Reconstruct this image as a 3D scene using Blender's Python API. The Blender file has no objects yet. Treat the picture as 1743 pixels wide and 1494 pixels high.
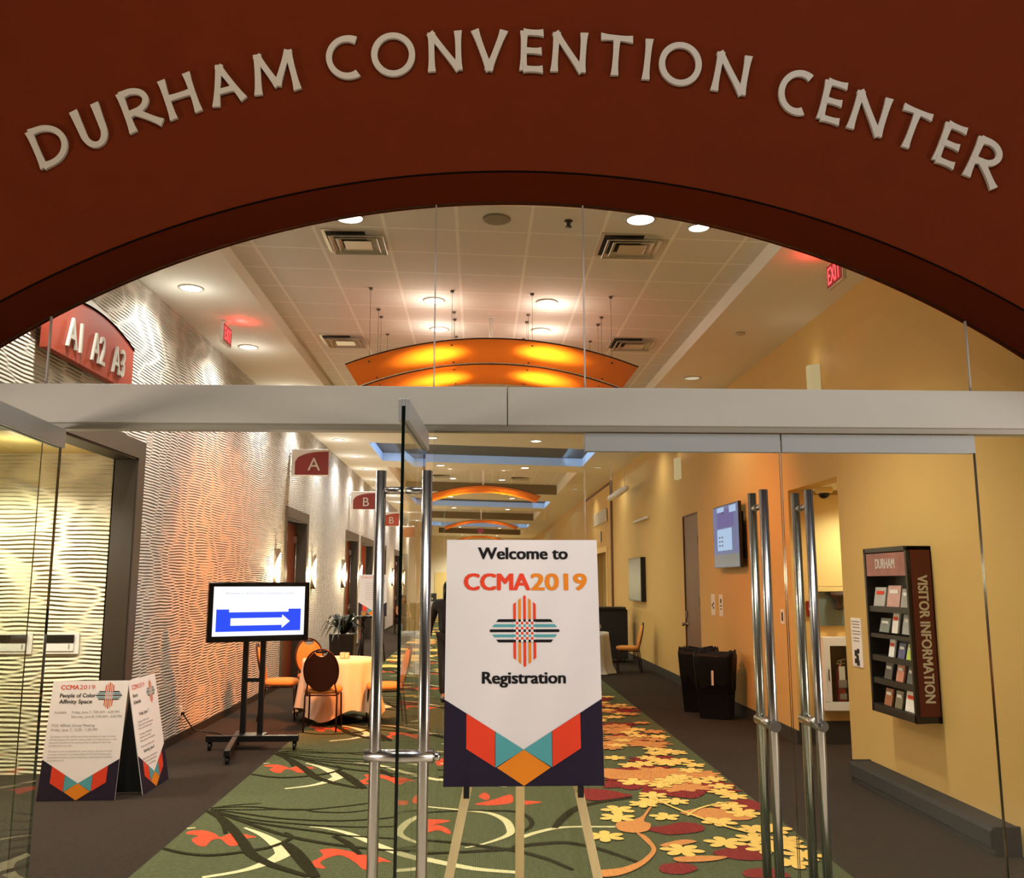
import bpy, bmesh, math, random
from math import sin, cos, pi, radians, sqrt, atan2
from mathutils import Vector, Matrix

# ------------------------------------------------------------------ camera
SC = bpy.context.scene
COL = SC.collection
cam_data = bpy.data.cameras.new('camera')
cam_data.sensor_fit = 'HORIZONTAL'
cam_data.sensor_width = 36.0
cam_data.lens = 36.0 * 1545.27 / 1743.0
cam_data.clip_start = 0.05
cam_data.clip_end = 200
cam = bpy.data.objects.new('camera', cam_data)
COL.objects.link(cam)
cam.location = (0.0, -4.2, 1.70)
cam.rotation_euler = (radians(90 + 8.9653), 0.0, radians(-2.1618))
SC.camera = cam

# ------------------------------------------------------------------ world, exposure
world = bpy.data.worlds.new('world')
world.use_nodes = True
world.node_tree.nodes['Background'].inputs[0].default_value = (1.0, 0.86, 0.7, 1)
world.node_tree.nodes['Background'].inputs[1].default_value = 0.02
SC.world = world
SC.view_settings.view_transform = 'Standard'
SC.view_settings.look = 'None'
SC.view_settings.exposure = 0.0
SC.view_settings.gamma = 1.0
SC.view_settings.use_curve_mapping = False
SC.cycles.use_denoising = True
SC.cycles.max_bounces = 8
SC.cycles.diffuse_bounces = 5
SC.cycles.glossy_bounces = 4
SC.cycles.transparent_max_bounces = 24
SC.cycles.sample_clamp_indirect = 6.0
SC.cycles.caustics_reflective = False
SC.cycles.caustics_refractive = False

WARM = (1.0, 0.93, 0.81)
NEUT = (1.0, 0.96, 0.90)
AMBER = (1.0, 0.31, 0.085)

def area_light(name, loc, rot, sx, sy, energy, col, spread=180):
    l = bpy.data.lights.new(name, 'AREA')
    l.shape = 'RECTANGLE'; l.size = sx; l.size_y = sy
    l.energy = energy; l.color = col; l.spread = radians(spread)
    o = bpy.data.objects.new(name, l)
    o.location = loc; o.rotation_euler = rot
    COL.objects.link(o)
    return o

# lobby ceiling lights on the camera's side of the glass (above the frame)
area_light('lobby_ceiling_light', (-0.9, -2.7, 5.6), (radians(28), 0, 0), 3.0, 1.2, 118, (1.0, 0.88, 0.74))
area_light('lobby_ceiling_light', (2.4, -2.7, 5.6), (radians(28), 0, 0), 2.0, 1.2, 96, (0.88, 0.93, 1.0))

# added fill lights low on both sides, outside the picture, brighten the underside of the arch
area_light('arch_fill_light', (5.3, -2.4, 1.3), (radians(115), 0, radians(70)), 0.8, 0.8, 170, (1.0, 0.9, 0.78))
area_light('arch_fill_light', (-4.9, -2.4, 1.3), (radians(115), 0, radians(-70)), 0.8, 0.8, 170, (1.0, 0.88, 0.74))

# ------------------------------------------------------------------ materials
def srgb(r, g, b):
    f = lambda c: (c / 255 / 12.92) if c / 255 <= 0.04045 else ((c / 255 + 0.055) / 1.055) ** 2.4
    return (f(r), f(g), f(b), 1.0)

def new_mat(name):
    m = bpy.data.materials.new(name); m.use_nodes = True
    return m, m.node_tree, m.node_tree.nodes['Principled BSDF']

def mat(name, rgb, rough=0.6, metal=0.0, noise=0.0, nscale=40.0, bump=0.0, bscale=200.0, spec=0.5, stretch=None):
    m, nt, b = new_mat(name)
    c = srgb(*rgb) if max(rgb) > 1.01 else (*rgb, 1)
    b.inputs['Base Color'].default_value = c
    b.inputs['Roughness'].default_value = rough
    b.inputs['Metallic'].default_value = metal
    b.inputs['Specular IOR Level'].default_value = spec
    if noise or bump:
        tc = nt.nodes.new('ShaderNodeTexCoord')
        mp = nt.nodes.new('ShaderNodeMapping')
        nt.links.new(tc.outputs['Object'], mp.inputs[0])
        if stretch: mp.inputs['Scale'].default_value = stretch
        if noise:
            n = nt.nodes.new('ShaderNodeTexNoise'); n.inputs['Scale'].default_value = nscale
            n.inputs['Detail'].default_value = 4
            nt.links.new(mp.outputs[0], n.inputs['Vector'])
            mx = nt.nodes.new('ShaderNodeMix'); mx.data_type = 'RGBA'
            mx.inputs[6].default_value = tuple(x * (1 - noise) for x in c[:3]) + (1,)
            mx.inputs[7].default_value = tuple(min(1, x * (1 + noise)) for x in c[:3]) + (1,)
            nt.links.new(n.outputs['Fac'], mx.inputs[0])
            nt.links.new(mx.outputs[2], b.inputs['Base Color'])
        if bump:
            n2 = nt.nodes.new('ShaderNodeTexNoise'); n2.inputs['Scale'].default_value = bscale
            nt.links.new(mp.outputs[0], n2.inputs['Vector'])
            bp = nt.nodes.new('ShaderNodeBump'); bp.inputs['Strength'].default_value = bump
            bp.inputs['Distance'].default_value = 0.004
            nt.links.new(n2.outputs['Fac'], bp.inputs['Height'])
            nt.links.new(bp.outputs[0], b.inputs['Normal'])
    return m

def emit(name, rgb, strength):
    m, nt, b = new_mat(name)
    c = srgb(*rgb) if max(rgb) > 1.01 else (*rgb, 1)
    b.inputs['Base Color'].default_value = (0.02, 0.02, 0.02, 1)
    b.inputs['Emission Color'].default_value = c
    b.inputs['Emission Strength'].default_value = strength
    b.inputs['Roughness'].default_value = 0.3
    b.inputs['Specular IOR Level'].default_value = 0.08
    return m

class NT:
    """tiny helper for math node chains"""
    def __init__(s, nt): s.nt = nt
    def math(s, op, a, b=None, c=None):
        n = s.nt.nodes.new('ShaderNodeMath'); n.operation = op
        for i, x in enumerate((a, b, c)):
            if x is None: continue
            if isinstance(x, (int, float)): n.inputs[i].default_value = x
            else: s.nt.links.new(x, n.inputs[i])
        return n.outputs[0]

def wave_wall_mat(name, rgb, horizontal_axis, k=205.0, dist=0.0100, hk=8.0):
    """white wall panelling carved in long ripples that part and meet"""
    m, nt, b = new_mat(name)
    b.inputs['Base Color'].default_value = srgb(*rgb)
    b.inputs['Roughness'].default_value = 0.7
    b.inputs['Specular IOR Level'].default_value = 0.25
    q = NT(nt)
    tc = nt.nodes.new('ShaderNodeTexCoord')
    sep = nt.nodes.new('ShaderNodeSeparateXYZ'); nt.links.new(tc.outputs['Object'], sep.inputs[0])
    h = sep.outputs[horizontal_axis]; z = sep.outputs[2]
    def nz(sx, sz, off):
        cmb = nt.nodes.new('ShaderNodeCombineXYZ')
        nt.links.new(q.math('MULTIPLY', h, sx), cmb.inputs[0])
        nt.links.new(q.math('MULTIPLY', z, sz), cmb.inputs[1])
        cmb.inputs[2].default_value = off
        n = nt.nodes.new('ShaderNodeTexNoise'); n.inputs['Scale'].default_value = 1.0
        n.inputs['Detail'].default_value = 2.0
        nt.links.new(cmb.outputs[0], n.inputs['Vector'])
        return n.outputs['Fac']
    n1, n2 = nz(1.3, 2.2, 0.0), nz(1.3, 2.2, 7.3)
    a = q.math('SINE', q.math('ADD', q.math('MULTIPLY', z, k), q.math('ADD', q.math('MULTIPLY', h, hk), q.math('MULTIPLY', n1, 20.0))))
    c = q.math('SINE', q.math('ADD', q.math('MULTIPLY', z, k), q.math('ADD', q.math('MULTIPLY', h, -hk), q.math('MULTIPLY', n2, 20.0))))
    hgt = q.math('MULTIPLY', q.math('ADD', a, c), 0.5)
    bp = nt.nodes.new('ShaderNodeBump'); bp.inputs['Strength'].default_value = 1.0
    bp.inputs['Distance'].default_value = dist
    nt.links.new(hgt, bp.inputs['Height'])
    nt.links.new(bp.outputs[0], b.inputs['Normal'])
    return m

def tile_mat(name):
    m, nt, b = new_mat(name)
    q = NT(nt)
    tc = nt.nodes.new('ShaderNodeTexCoord')
    sep = nt.nodes.new('ShaderNodeSeparateXYZ'); nt.links.new(tc.outputs['Object'], sep.inputs[0])
    def line(src, off, per, w):
        f = q.math('FRACT', q.math('DIVIDE', q.math('ADD', src, off), per))
        d = q.math('ABSOLUTE', q.math('SUBTRACT', f, 0.5))
        return q.math('GREATER_THAN', d, 0.5 - w / per / 2)
    lx = line(sep.outputs[0], 0.185 + 6.05, 0.605, 0.028)
    ly = line(sep.outputs[1], -3.055 + 5.5, 0.55, 0.022)
    mask = q.math('MAXIMUM', lx, ly)
    n = nt.nodes.new('ShaderNodeTexNoise'); n.inputs['Scale'].default_value = 120
    n.inputs['Detail'].default_value = 5
    nt.links.new(tc.outputs['Object'], n.inputs['Vector'])
    cr = nt.nodes.new('ShaderNodeMix'); cr.data_type = 'RGBA'
    cr.inputs[6].default_value = (0.62, 0.60, 0.56, 1); cr.inputs[7].default_value = (0.82, 0.80, 0.76, 1)
    nt.links.new(n.outputs['Fac'], cr.inputs[0])
    mx = nt.nodes.new('ShaderNodeMix'); mx.data_type = 'RGBA'
    nt.links.new(mask, mx.inputs[0]); nt.links.new(cr.outputs[2], mx.inputs[6])
    mx.inputs[7].default_value = (0.90, 0.88, 0.84, 1)
    nt.links.new(mx.outputs[2], b.inputs['Base Color'])
    bp = nt.nodes.new('ShaderNodeBump'); bp.inputs['Strength'].default_value = 0.6; bp.inputs['Distance'].default_value = 0.006
    bp.invert = False
    nt.links.new(mask, bp.inputs['Height']); nt.links.new(bp.outputs[0], b.inputs['Normal'])
    b.inputs['Roughness'].default_value = 0.85; b.inputs['Specular IOR Level'].default_value = 0.15
    return m

def carpet_mat(name, rgb, rgb2, rib=0.5):
    m, nt, b = new_mat(name)
    tc = nt.nodes.new('ShaderNodeTexCoord')
    n = nt.nodes.new('ShaderNodeTexNoise'); n.inputs['Scale'].default_value = 35; n.inputs['Detail'].default_value = 6
    nt.links.new(tc.outputs['Object'], n.inputs['Vector'])
    w = nt.nodes.new('ShaderNodeTexWave'); w.wave_type = 'BANDS'; w.bands_direction = 'X'
    w.inputs['Scale'].default_value = 24; w.inputs['Distortion'].default_value = 0.6
    nt.links.new(tc.outputs['Object'], w.inputs['Vector'])
    q = NT(nt)
    f = q.math('ADD', q.math('MULTIPLY', n.outputs['Fac'], 1 - rib * 0.5), q.math('MULTIPLY', w.outputs['Fac'], rib * 0.5))
    mx = nt.nodes.new('ShaderNodeMix'); mx.data_type = 'RGBA'
    nt.links.new(f, mx.inputs[0])
    mx.inputs[6].default_value = srgb(*rgb); mx.inputs[7].default_value = srgb(*rgb2)
    nt.links.new(mx.outputs[2], b.inputs['Base Color'])
    bp = nt.nodes.new('ShaderNodeBump'); bp.inputs['Strength'].default_value = 0.5; bp.inputs['Distance'].default_value = 0.004
    nt.links.new(w.outputs['Fac'], bp.inputs['Height']); nt.links.new(bp.outputs[0], b.inputs['Normal'])
    b.inputs['Roughness'].default_value = 0.95; b.inputs['Specular IOR Level'].default_value = 0.05
    return m

def glass_mat(name, tint=(0.95, 0.97, 0.94), refl=1.0):
    m = bpy.data.materials.new(name); m.use_nodes = True
    nt = m.node_tree; nt.nodes.clear()
    out = nt.nodes.new('ShaderNodeOutputMaterial')
    tr = nt.nodes.new('ShaderNodeBsdfTransparent'); tr.inputs[0].default_value = (*tint, 1)
    gl = nt.nodes.new('ShaderNodeBsdfGlossy'); gl.inputs['Roughness'].default_value = 0.0
    gl.inputs[0].default_value = (refl, refl, refl, 1)
    fr0 = nt.nodes.new('ShaderNodeFresnel'); fr0.inputs[0].default_value = 1.45
    ge = nt.nodes.new('ShaderNodeNewGeometry'); iv = nt.nodes.new('ShaderNodeMath'); iv.operation = 'SUBTRACT'; iv.inputs[0].default_value = 1.0
    nt.links.new(ge.outputs['Backfacing'], iv.inputs[1])
    fr = nt.nodes.new('ShaderNodeMath'); fr.operation = 'MULTIPLY'
    nt.links.new(fr0.outputs[0], fr.inputs[0]); nt.links.new(iv.outputs[0], fr.inputs[1])
    mx = nt.nodes.new('ShaderNodeMixShader')
    nt.links.new(fr.outputs[0], mx.inputs[0]); nt.links.new(tr.outputs[0], mx.inputs[1]); nt.links.new(gl.outputs[0], mx.inputs[2])
    nt.links.new(mx.outputs[0], out.inputs[0])
    return m

def amber_mat(name):
    m = bpy.data.materials.new(name); m.use_nodes = True
    nt = m.node_tree; nt.nodes.clear()
    out = nt.nodes.new('ShaderNodeOutputMaterial')
    tl = nt.nodes.new('ShaderNodeBsdfTranslucent'); tl.inputs[0].default_value = (0.92, 0.20, 0.008, 1)
    df = nt.nodes.new('ShaderNodeBsdfDiffuse'); df.inputs[0].default_value = (0.50, 0.24, 0.14, 1)
    mx = nt.nodes.new('ShaderNodeMixShader'); mx.inputs[0].default_value = 0.55
    nt.links.new(tl.outputs[0], mx.inputs[1]); nt.links.new(df.outputs[0], mx.inputs[2])
    nt.links.new(mx.outputs[0], out.inputs[0])
    return m

M = dict(
    red=mat('brick_red_paint', (0.060, 0.0098, 0.0030), 0.8, noise=0.10, nscale=6, bump=0.15, bscale=250, spec=0.0),
    letter=mat('raised_letter_grey', (132, 121, 107), 0.7, noise=0.06, nscale=80),
    header=mat('grey_powder_coat', (150, 146, 138), 0.45, noise=0.02, nscale=12),
    rail=mat('satin_aluminium', (150, 152, 153), 0.38, metal=0.35),
    dark_trim=mat('dark_shadow_trim', (12, 7, 5), 0.9, spec=0.0),
    glass=glass_mat('clear_glass'),
    glass_edge=mat('glass_edge_dark_green', (8, 16, 13), 0.15),
    steel=mat('brushed_steel', (0.42, 0.41, 0.40), 0.24, metal=1.0, noise=0.06, nscale=60, stretch=(1, 1, 0.05)),
    wave=wave_wall_mat('white_carved_wave_panel', (206, 199, 188), 1),
    wave_x=wave_wall_mat('cream_carved_wave_panel', (220, 212, 182), 0, 160.0, 0.010, 5.5),
    soffit=mat('warm_white_ceiling_paint', (236, 232, 222), 0.8, noise=0.03, nscale=3, spec=0.15),
    tile=tile_mat('mineral_fibre_ceiling_tile'),
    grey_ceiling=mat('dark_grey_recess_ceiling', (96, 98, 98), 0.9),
    bay_shade=mat('painted_bay_shade', (128, 114, 90), 0.85, spec=0.1),  # shade of the far tile bays put into the colour of their end faces
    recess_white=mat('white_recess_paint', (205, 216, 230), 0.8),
    yellow=mat('yellow_wall_paint', (208, 172, 104), 0.6, noise=0.04, nscale=3, bump=0.05, spec=0.25),
    yellow_trim=mat('pale_yellow_trim', (232, 204, 132), 0.5),
    cream=mat('cream_wall_paint', (232, 220, 192), 0.7, noise=0.03, nscale=4),
    lobby_wall=mat('beige_lobby_paint', (196, 164, 118), 0.7),
    carpet=carpet_mat('brown_ribbed_carpet', (34, 28, 23), (68, 58, 49), 0.55),
    green=carpet_mat('green_carpet', (54, 60, 39), (104, 108, 74), 0.5),
    sw_dark=carpet_mat('dark_olive_swirl', (30, 30, 16), (54, 50, 30), 0.4),
    sw_cream=carpet_mat('cream_swirl', (186, 178, 124), (230, 222, 176), 0.5),
    sw_red=carpet_mat('coral_red_motif', (176, 62, 40), (226, 96, 62), 0.5),
    sw_maroon=carpet_mat('maroon_motif', (104, 30, 30), (150, 52, 48), 0.4),
    sw_orange=carpet_mat('orange_motif', (184, 116, 60), (226, 156, 92), 0.5),
    sw_yellow=carpet_mat('yellow_flower_motif', (226, 176, 84), (252, 214, 124), 0.4),
    brown_frame=mat('taupe_metal_frame', (88, 78, 66), 0.5),
    dark_frame=mat('dark_brown_frame', (52, 43, 32), 0.5),
    wood=mat('reddish_brown_wood', (126, 56, 26), 0.4, noise=0.25, nscale=5, stretch=(6, 6, 0.5)),
    brown_door=mat('brown_painted_door', (112, 78, 48), 0.5, noise=0.05, nscale=6),
    black=mat('black_plastic', (14, 14, 15), 0.4),
    black_matte=mat('matte_black', (16, 15, 15), 0.7),
    black_gloss=mat('glossy_black', (8, 8, 9), 0.12),
    white=mat('white_plastic', (228, 226, 220), 0.5),
    paper=mat('white_printed_board', (224, 218, 220), 0.55, spec=0.2),
    pink_paper=mat('white_printed_sheet', (246, 236, 230), 0.6, spec=0.2),
    navy=mat('navy_print', (34, 25, 45), 0.5, spec=0.3),
    p_red=mat('red_print', (226, 66, 38), 0.5, spec=0.3),
    p_teal=mat('teal_print', (84, 160, 168), 0.5, spec=0.3),
    p_orange=mat('orange_print', (228, 132, 32), 0.5, spec=0.3),
    p_black=mat('black_print', (18, 15, 18), 0.5, spec=0.3),
    p_grey=mat('grey_print', (150, 140, 134), 0.6, spec=0.2),
    easel=mat('pale_wood_easel', (206, 184, 134), 0.5, noise=0.12, nscale=8, stretch=(8, 8, 0.6)),
    sign_red=mat('sign_red', (170, 62, 36), 0.5, noise=0.03),
    sign_dark=mat('sign_maroon', (128, 34, 20), 0.5),
    sign_white=mat('sign_white', (226, 222, 216), 0.5),
    sign_letter=mat('sign_letter_white', (204, 198, 188), 0.5),
    lamp=emit('lit_lamp_lens', (1.0, 0.93, 0.82), 9.0),
    dim_lamp=emit('dim_lamp_lens', (1.0, 0.85, 0.6), 0.6),
    shade_glow=emit('softly_lit_shade', (1.0, 0.74, 0.38), 0.5),
    lobby_floor=mat('beige_lobby_floor', (228, 214, 190), 0.35),
    sconce=emit('glowing_sconce_diffuser', (1.0, 0.84, 0.55), 11.0),
    sconce_metal=mat('sconce_metal', (128, 110, 84), 0.35, metal=0.4),
    ring=mat('lamp_trim_ring', (190, 180, 165), 0.4),
    vent=mat('vent_metal', (206, 198, 182), 0.4, metal=0.2),
    vent_dark=mat('vent_dark_void', (26, 22, 16), 0.9),
    speaker=mat('speaker_grille', (132, 124, 104), 0.6, noise=0.15, nscale=400),
    amber=amber_mat('amber_translucent_panel'),
    exit_red=emit('exit_sign_red', (1.0, 0.05, 0.06), 3.2),
    exit_face=emit('exit_sign_face', (0.9, 0.09, 0.08), 0.25),
    screen_white=emit('lit_screen_white', (0.94, 0.97, 1.0), 1.15),
    screen_blue=emit('lit_screen_blue', (0.01, 0.07, 0.95), 1.0),
    screen_grey=emit('lit_screen_grey_text', (0.40, 0.42, 0.45), 1.0),
    scr_lilac=emit('lit_screen_lilac', (0.11, 0.14, 0.32), 1.0),
    scr_violet=emit('lit_screen_violet', (0.09, 0.08, 0.30), 1.0),
    scr_pale=emit('lit_screen_pale_blue', (0.38, 0.54, 0.82), 1.0),
    scr_grey=emit('lit_screen_grey', (0.16, 0.16, 0.17), 1.0),
    scr_dark=emit('lit_screen_dark', (0.02, 0.03, 0.07), 1.0),
    art=mat('blue_grey_glossy_panel', (120, 130, 126), 0.25),
    cloth=mat('peach_tablecloth', (240, 214, 180), 0.8, noise=0.04, nscale=6, bump=0.1, spec=0.15),
    white_cloth=mat('white_tablecloth', (206, 204, 198), 0.85, spec=0.1),
    fabric=mat('tan_orange_fabric', (206, 138, 68), 0.8, noise=0.1, nscale=90, bump=0.2, spec=0.15),
    fabric_back=mat('brown_fabric', (62, 34, 20), 0.8, noise=0.12, nscale=90, spec=0.15),
    bronze=mat('bronze_chair_frame', (70, 38, 24), 0.35, metal=0.5),
    caddy=mat('amber_caddy', (224, 160, 60), 0.4),
    leaf=mat('dark_green_leaf', (26, 36, 22), 0.45),
    pot=mat('dark_green_black_pot', (16, 20, 17), 0.45),
    bag=mat('black_bin_bag', (5, 5, 6), 0.5, bump=0.8, bscale=40, spec=0.2),
    bin=mat('dark_blue_black_bin', (6, 6, 9), 0.7, spec=0.1),
    maroon_panel=mat('maroon_side_panel', (98, 26, 26), 0.45),
    rack=mat('black_laminate', (20, 16, 14), 0.45),
    steel_panel=mat('grey_blue_steel_back', (110, 126, 122), 0.4, metal=0.3),
    ledge=mat('charcoal_ledge_carpet', (36, 35, 33), 0.75, noise=0.1, nscale=60),
    base=mat('dark_rubber_baseboard', (44, 38, 30), 0.6),
    ext_red=mat('extinguisher_red', (128, 20, 18), 0.35),
    brown_dark=mat('dark_brown_interior', (70, 52, 38), 0.7),
    skin=mat('skin', (172, 116, 84), 0.55, spec=0.3),
    hair=mat('black_hair', (20, 16, 14), 0.5),
    dark_cloth=mat('dark_charcoal_clothing', (26, 26, 29), 0.85, noise=0.1, nscale=60),
    grey_cloth=mat('dark_grey_dress', (58, 54, 50), 0.85),
    orange_wall=mat('orange_vestibule_paint', (226, 112, 60), 0.6),
)

# ------------------------------------------------------------------ mesh builder
_txt = {}
def text_geo(body, bold=0.0):
    key = (body, bold)
    if key in _txt: return _txt[key]
    cu = bpy.data.curves.new('text', 'FONT'); cu.body = body; cu.size = 1.0; cu.offset = bold; cu.resolution_u = 3
    ob = bpy.data.objects.new('text', cu); COL.objects.link(ob)
    dg = bpy.context.evaluated_depsgraph_get()
    me = bpy.data.meshes.new_from_object(ob.evaluated_get(dg))
    v = [(p.co.x, p.co.y) for p in me.vertices]; f = [tuple(p.vertices) for p in me.polygons]
    bpy.data.objects.remove(ob); bpy.data.curves.remove(cu); bpy.data.meshes.remove(me)
    _txt[key] = (v, f)
    return v, f
CAP = None

class MB:
    def __init__(s): s.v, s.f, s.m, s.s = [], [], [], []
    def add(s, verts, faces, mi=0, smooth=False):
        o = len(s.v); s.v += [tuple(p) for p in verts]
        for f in faces:
            s.f.append(tuple(i + o for i in f)); s.m.append(mi); s.s.append(smooth)
        return s
    def box(s, x0, x1, y0, y1, z0, z1, mi=0):
        v = [(x, y, z) for z in (z0, z1) for y in (y0, y1) for x in (x0, x1)]
        return s.add(v, [(0, 2, 3, 1), (4, 5, 7, 6), (0, 1, 5, 4), (2, 6, 7, 3), (0, 4, 6, 2), (1, 3, 7, 5)], mi)
    def hexa(s, lo, hi, mi=0):
        """lo, hi: four corners each in matching order"""
        return s.add(list(lo) + list(hi), [(0, 1, 2, 3), (4, 5, 6, 7), (0, 1, 5, 4), (1, 2, 6, 5), (2, 3, 7, 6), (3, 0, 4, 7)], mi)
    def bar(s, p, q, w, h, mi=0, up=(0, 0, 1)):
        p, q = Vector(p), Vector(q); d = (q - p).normalized(); up = Vector(up)
        if abs(d.dot(up)) > 0.98: up = Vector((0, 1, 0))
        a = d.cross(up).normalized() * w / 2; b = a.cross(d).normalized() * h / 2
        return s.hexa([p - a - b, p + a - b, p + a + b, p - a + b], [q - a - b, q + a - b, q + a + b, q - a + b], mi)
    def tube(s, p, q, r, mi=0, n=14, r2=None):
        p, q = Vector(p), Vector(q); d = (q - p).normalized()
        up = Vector((0, 0, 1)) if abs(d.z) < 0.9 else Vector((1, 0, 0))
        a = d.cross(up).normalized(); b = d.cross(a).normalized(); r2 = r if r2 is None else r2
        v = [p + (a * cos(2 * pi * i / n) + b * sin(2 * pi * i / n)) * r for i in range(n)]
        v += [q + (a * cos(2 * pi * i / n) + b * sin(2 * pi * i / n)) * r2 for i in range(n)]
        s.add(v, [(i, (i + 1) % n, n + (i + 1) % n, n + i) for i in range(n)], mi, True)
        return s.add(v, [tuple(range(n)), tuple(range(n, 2 * n))], mi)
    def path(s, pts, r, mi=0, n=8, closed=False, flat=1.0):
        P = [Vector(p) for p in pts]; N = len(P); rings = []
        prev = None
        for i, p in enumerate(P):
            a = P[(i - 1) % N] if (closed or i > 0) else P[i]
            c = P[(i + 1) % N] if (closed or i < N - 1) else P[i]
            d = (c - a).normalized()
            if prev is None:
                up = Vector((0, 0, 1)) if abs(d.z) < 0.9 else Vector((1, 0, 0))
                u = d.cross(up).normalized()
            else:
                u = (prev - d * prev.dot(d)).normalized()
            prev = u; w = d.cross(u)
            rr = r[i] if isinstance(r, (list, tuple)) else r
            rings.append([p + (u * cos(2 * pi * k / n) + w * sin(2 * pi * k / n) * flat) * rr for k in range(n)])
        v = [x for ring in rings for x in ring]
        f = []
        for i in range(N if closed else N - 1):
            j = (i + 1) % N
            f += [(i * n + k, i * n + (k + 1) % n, j * n + (k + 1) % n, j * n + k) for k in range(n)]
        s.add(v, f, mi, True)
        if not closed: s.add(v, [tuple(range(n)), tuple(range((N - 1) * n, N * n))], mi)
        return s
    def lathe(s, prof, mi=0, n=32, c=(0, 0, 0), smooth=True, sy=1.0):
        v = [(c[0] + r * cos(2 * pi * k / n), c[1] + sy * r * sin(2 * pi * k / n), c[2] + z) for r, z in prof for k in range(n)]
        f = [(i * n + k, i * n + (k + 1) % n, (i + 1) * n + (k + 1) % n, (i + 1) * n + k) for i in range(len(prof) - 1) for k in range(n)]
        s.add(v, f, mi, smooth)
        e = []
        if prof[0][0] > 1e-5: e.append(tuple(range(n)))
        if prof[-1][0] > 1e-5: e.append(tuple(range((len(prof) - 1) * n, len(prof) * n)))
        if e: s.add(v, e, mi)
        return s
    def prism(s, poly, axis, a, b, mi=0):
        def P(p, t):
            return (t, p[0], p[1]) if axis == 'x' else ((p[0], t, p[1]) if axis == 'y' else (p[0], p[1], t))
        n = len(poly); v = [P(p, a) for p in poly] + [P(p, b) for p in poly]
        return s.add(v, [tuple(range(n)), tuple(range(n, 2 * n))] + [(i, (i + 1) % n, n + (i + 1) % n, n + i) for i in range(n)], mi)
    def ball(s, c, rx, ry=None, rz=None, mi=0, n=16, m=10):
        ry = rx if ry is None else ry; rz = rx if rz is None else rz
        v = []
        for i in range(m + 1):
            t = pi * i / m
            for k in range(n):
                v.append((c[0] + rx * sin(t) * cos(2 * pi * k / n), c[1] + ry * sin(t) * sin(2 * pi * k / n), c[2] + rz * cos(t)))
        return s.add(v, [(i * n + k, i * n + (k + 1) % n, (i + 1) * n + (k + 1) % n, (i + 1) * n + k) for i in range(m) for k in range(n)], mi, True)
    def plane(s, pts, mi=0):
        return s.add(pts, [tuple(range(len(pts)))], mi)
    def text(s, body, o, u, v, h, mi=0, bold=0.0, width=None, center=False, thick=0.0, n=(0, 0, 0)):
        """flat letters: o = baseline start, u = reading direction, v = up, h = cap height"""
        global CAP
        if CAP is None:
            tv, _ = text_geo('H'); CAP = max(p[1] for p in tv)
        tv, tf = text_geo(body, bold if thick else 0.0)
        k = h / CAP; o, u, v, n = Vector(o), Vector(u).normalized(), Vector(v).normalized(), Vector(n)
        x0 = min(p[0] for p in tv); x1 = max(p[0] for p in tv)
        kx = k if width is None else width / (x1 - x0)
        sh = (x0 + x1) / 2 if center else x0
        if not thick and bold > 0:
            nn = u.cross(v)
            for i, (a, b) in enumerate(((0, 0), (1, .4), (-1, .4), (.6, -.5), (-.6, -.5))):
                sft = o + u * (a * bold * h * 1.25) + v * (b * bold * h * 1.0) + nn * (i * 4e-5)
                s.add([sft + u * ((p[0] - sh) * kx) + v * (p[1] * k) for p in tv], tf, mi)
            return s
        P = [o + u * ((p[0] - sh) * kx) + v * (p[1] * k) for p in tv]
        if not thick: return s.add(P, tf, mi)
        N = len(P); Q = [p + n * thick for p in P]
        edges = {}
        for f in tf:
            for i in range(len(f)):
                a, b = f[i], f[(i + 1) % len(f)]
                edges[(a, b)] = 1
        side = [(a, b, b + N, a + N) for (a, b) in edges if (b, a) not in edges]
        return s.add(P + Q, [tuple(f) for f in tf] + [tuple(i + N for i in f) for f in tf] + side, mi)
    def build(s, name, mats, parent=None, loc=None, rz=0.0, fix=True, bevel=0.0, seg=2):
        me = bpy.data.meshes.new(name)
        me.from_pydata([tuple(p) for p in s.v], [], s.f)
        mats = mats if isinstance(mats, (list, tuple)) else [mats]
        for m_ in mats: me.materials.append(m_)
        me.polygons.foreach_set('material_index', s.m)
        me.polygons.foreach_set('use_smooth', s.s)
        if fix:
            bm = bmesh.new(); bm.from_mesh(me)
            bmesh.ops.remove_doubles(bm, verts=bm.verts, dist=1e-5)
            bmesh.ops.recalc_face_normals(bm, faces=bm.faces)
            bm.to_mesh(me); bm.free()
        me.update()
        o = bpy.data.objects.new(name, me); COL.objects.link(o)
        if parent: o.parent = parent
        if loc: o.location = loc
        if rz: o.rotation_euler = (0, 0, rz)
        if bevel:
            b = o.modifiers.new('bevel', 'BEVEL'); b.width = bevel; b.segments = seg; b.limit_method = 'ANGLE'; b.angle_limit = radians(40)
        return o

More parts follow.
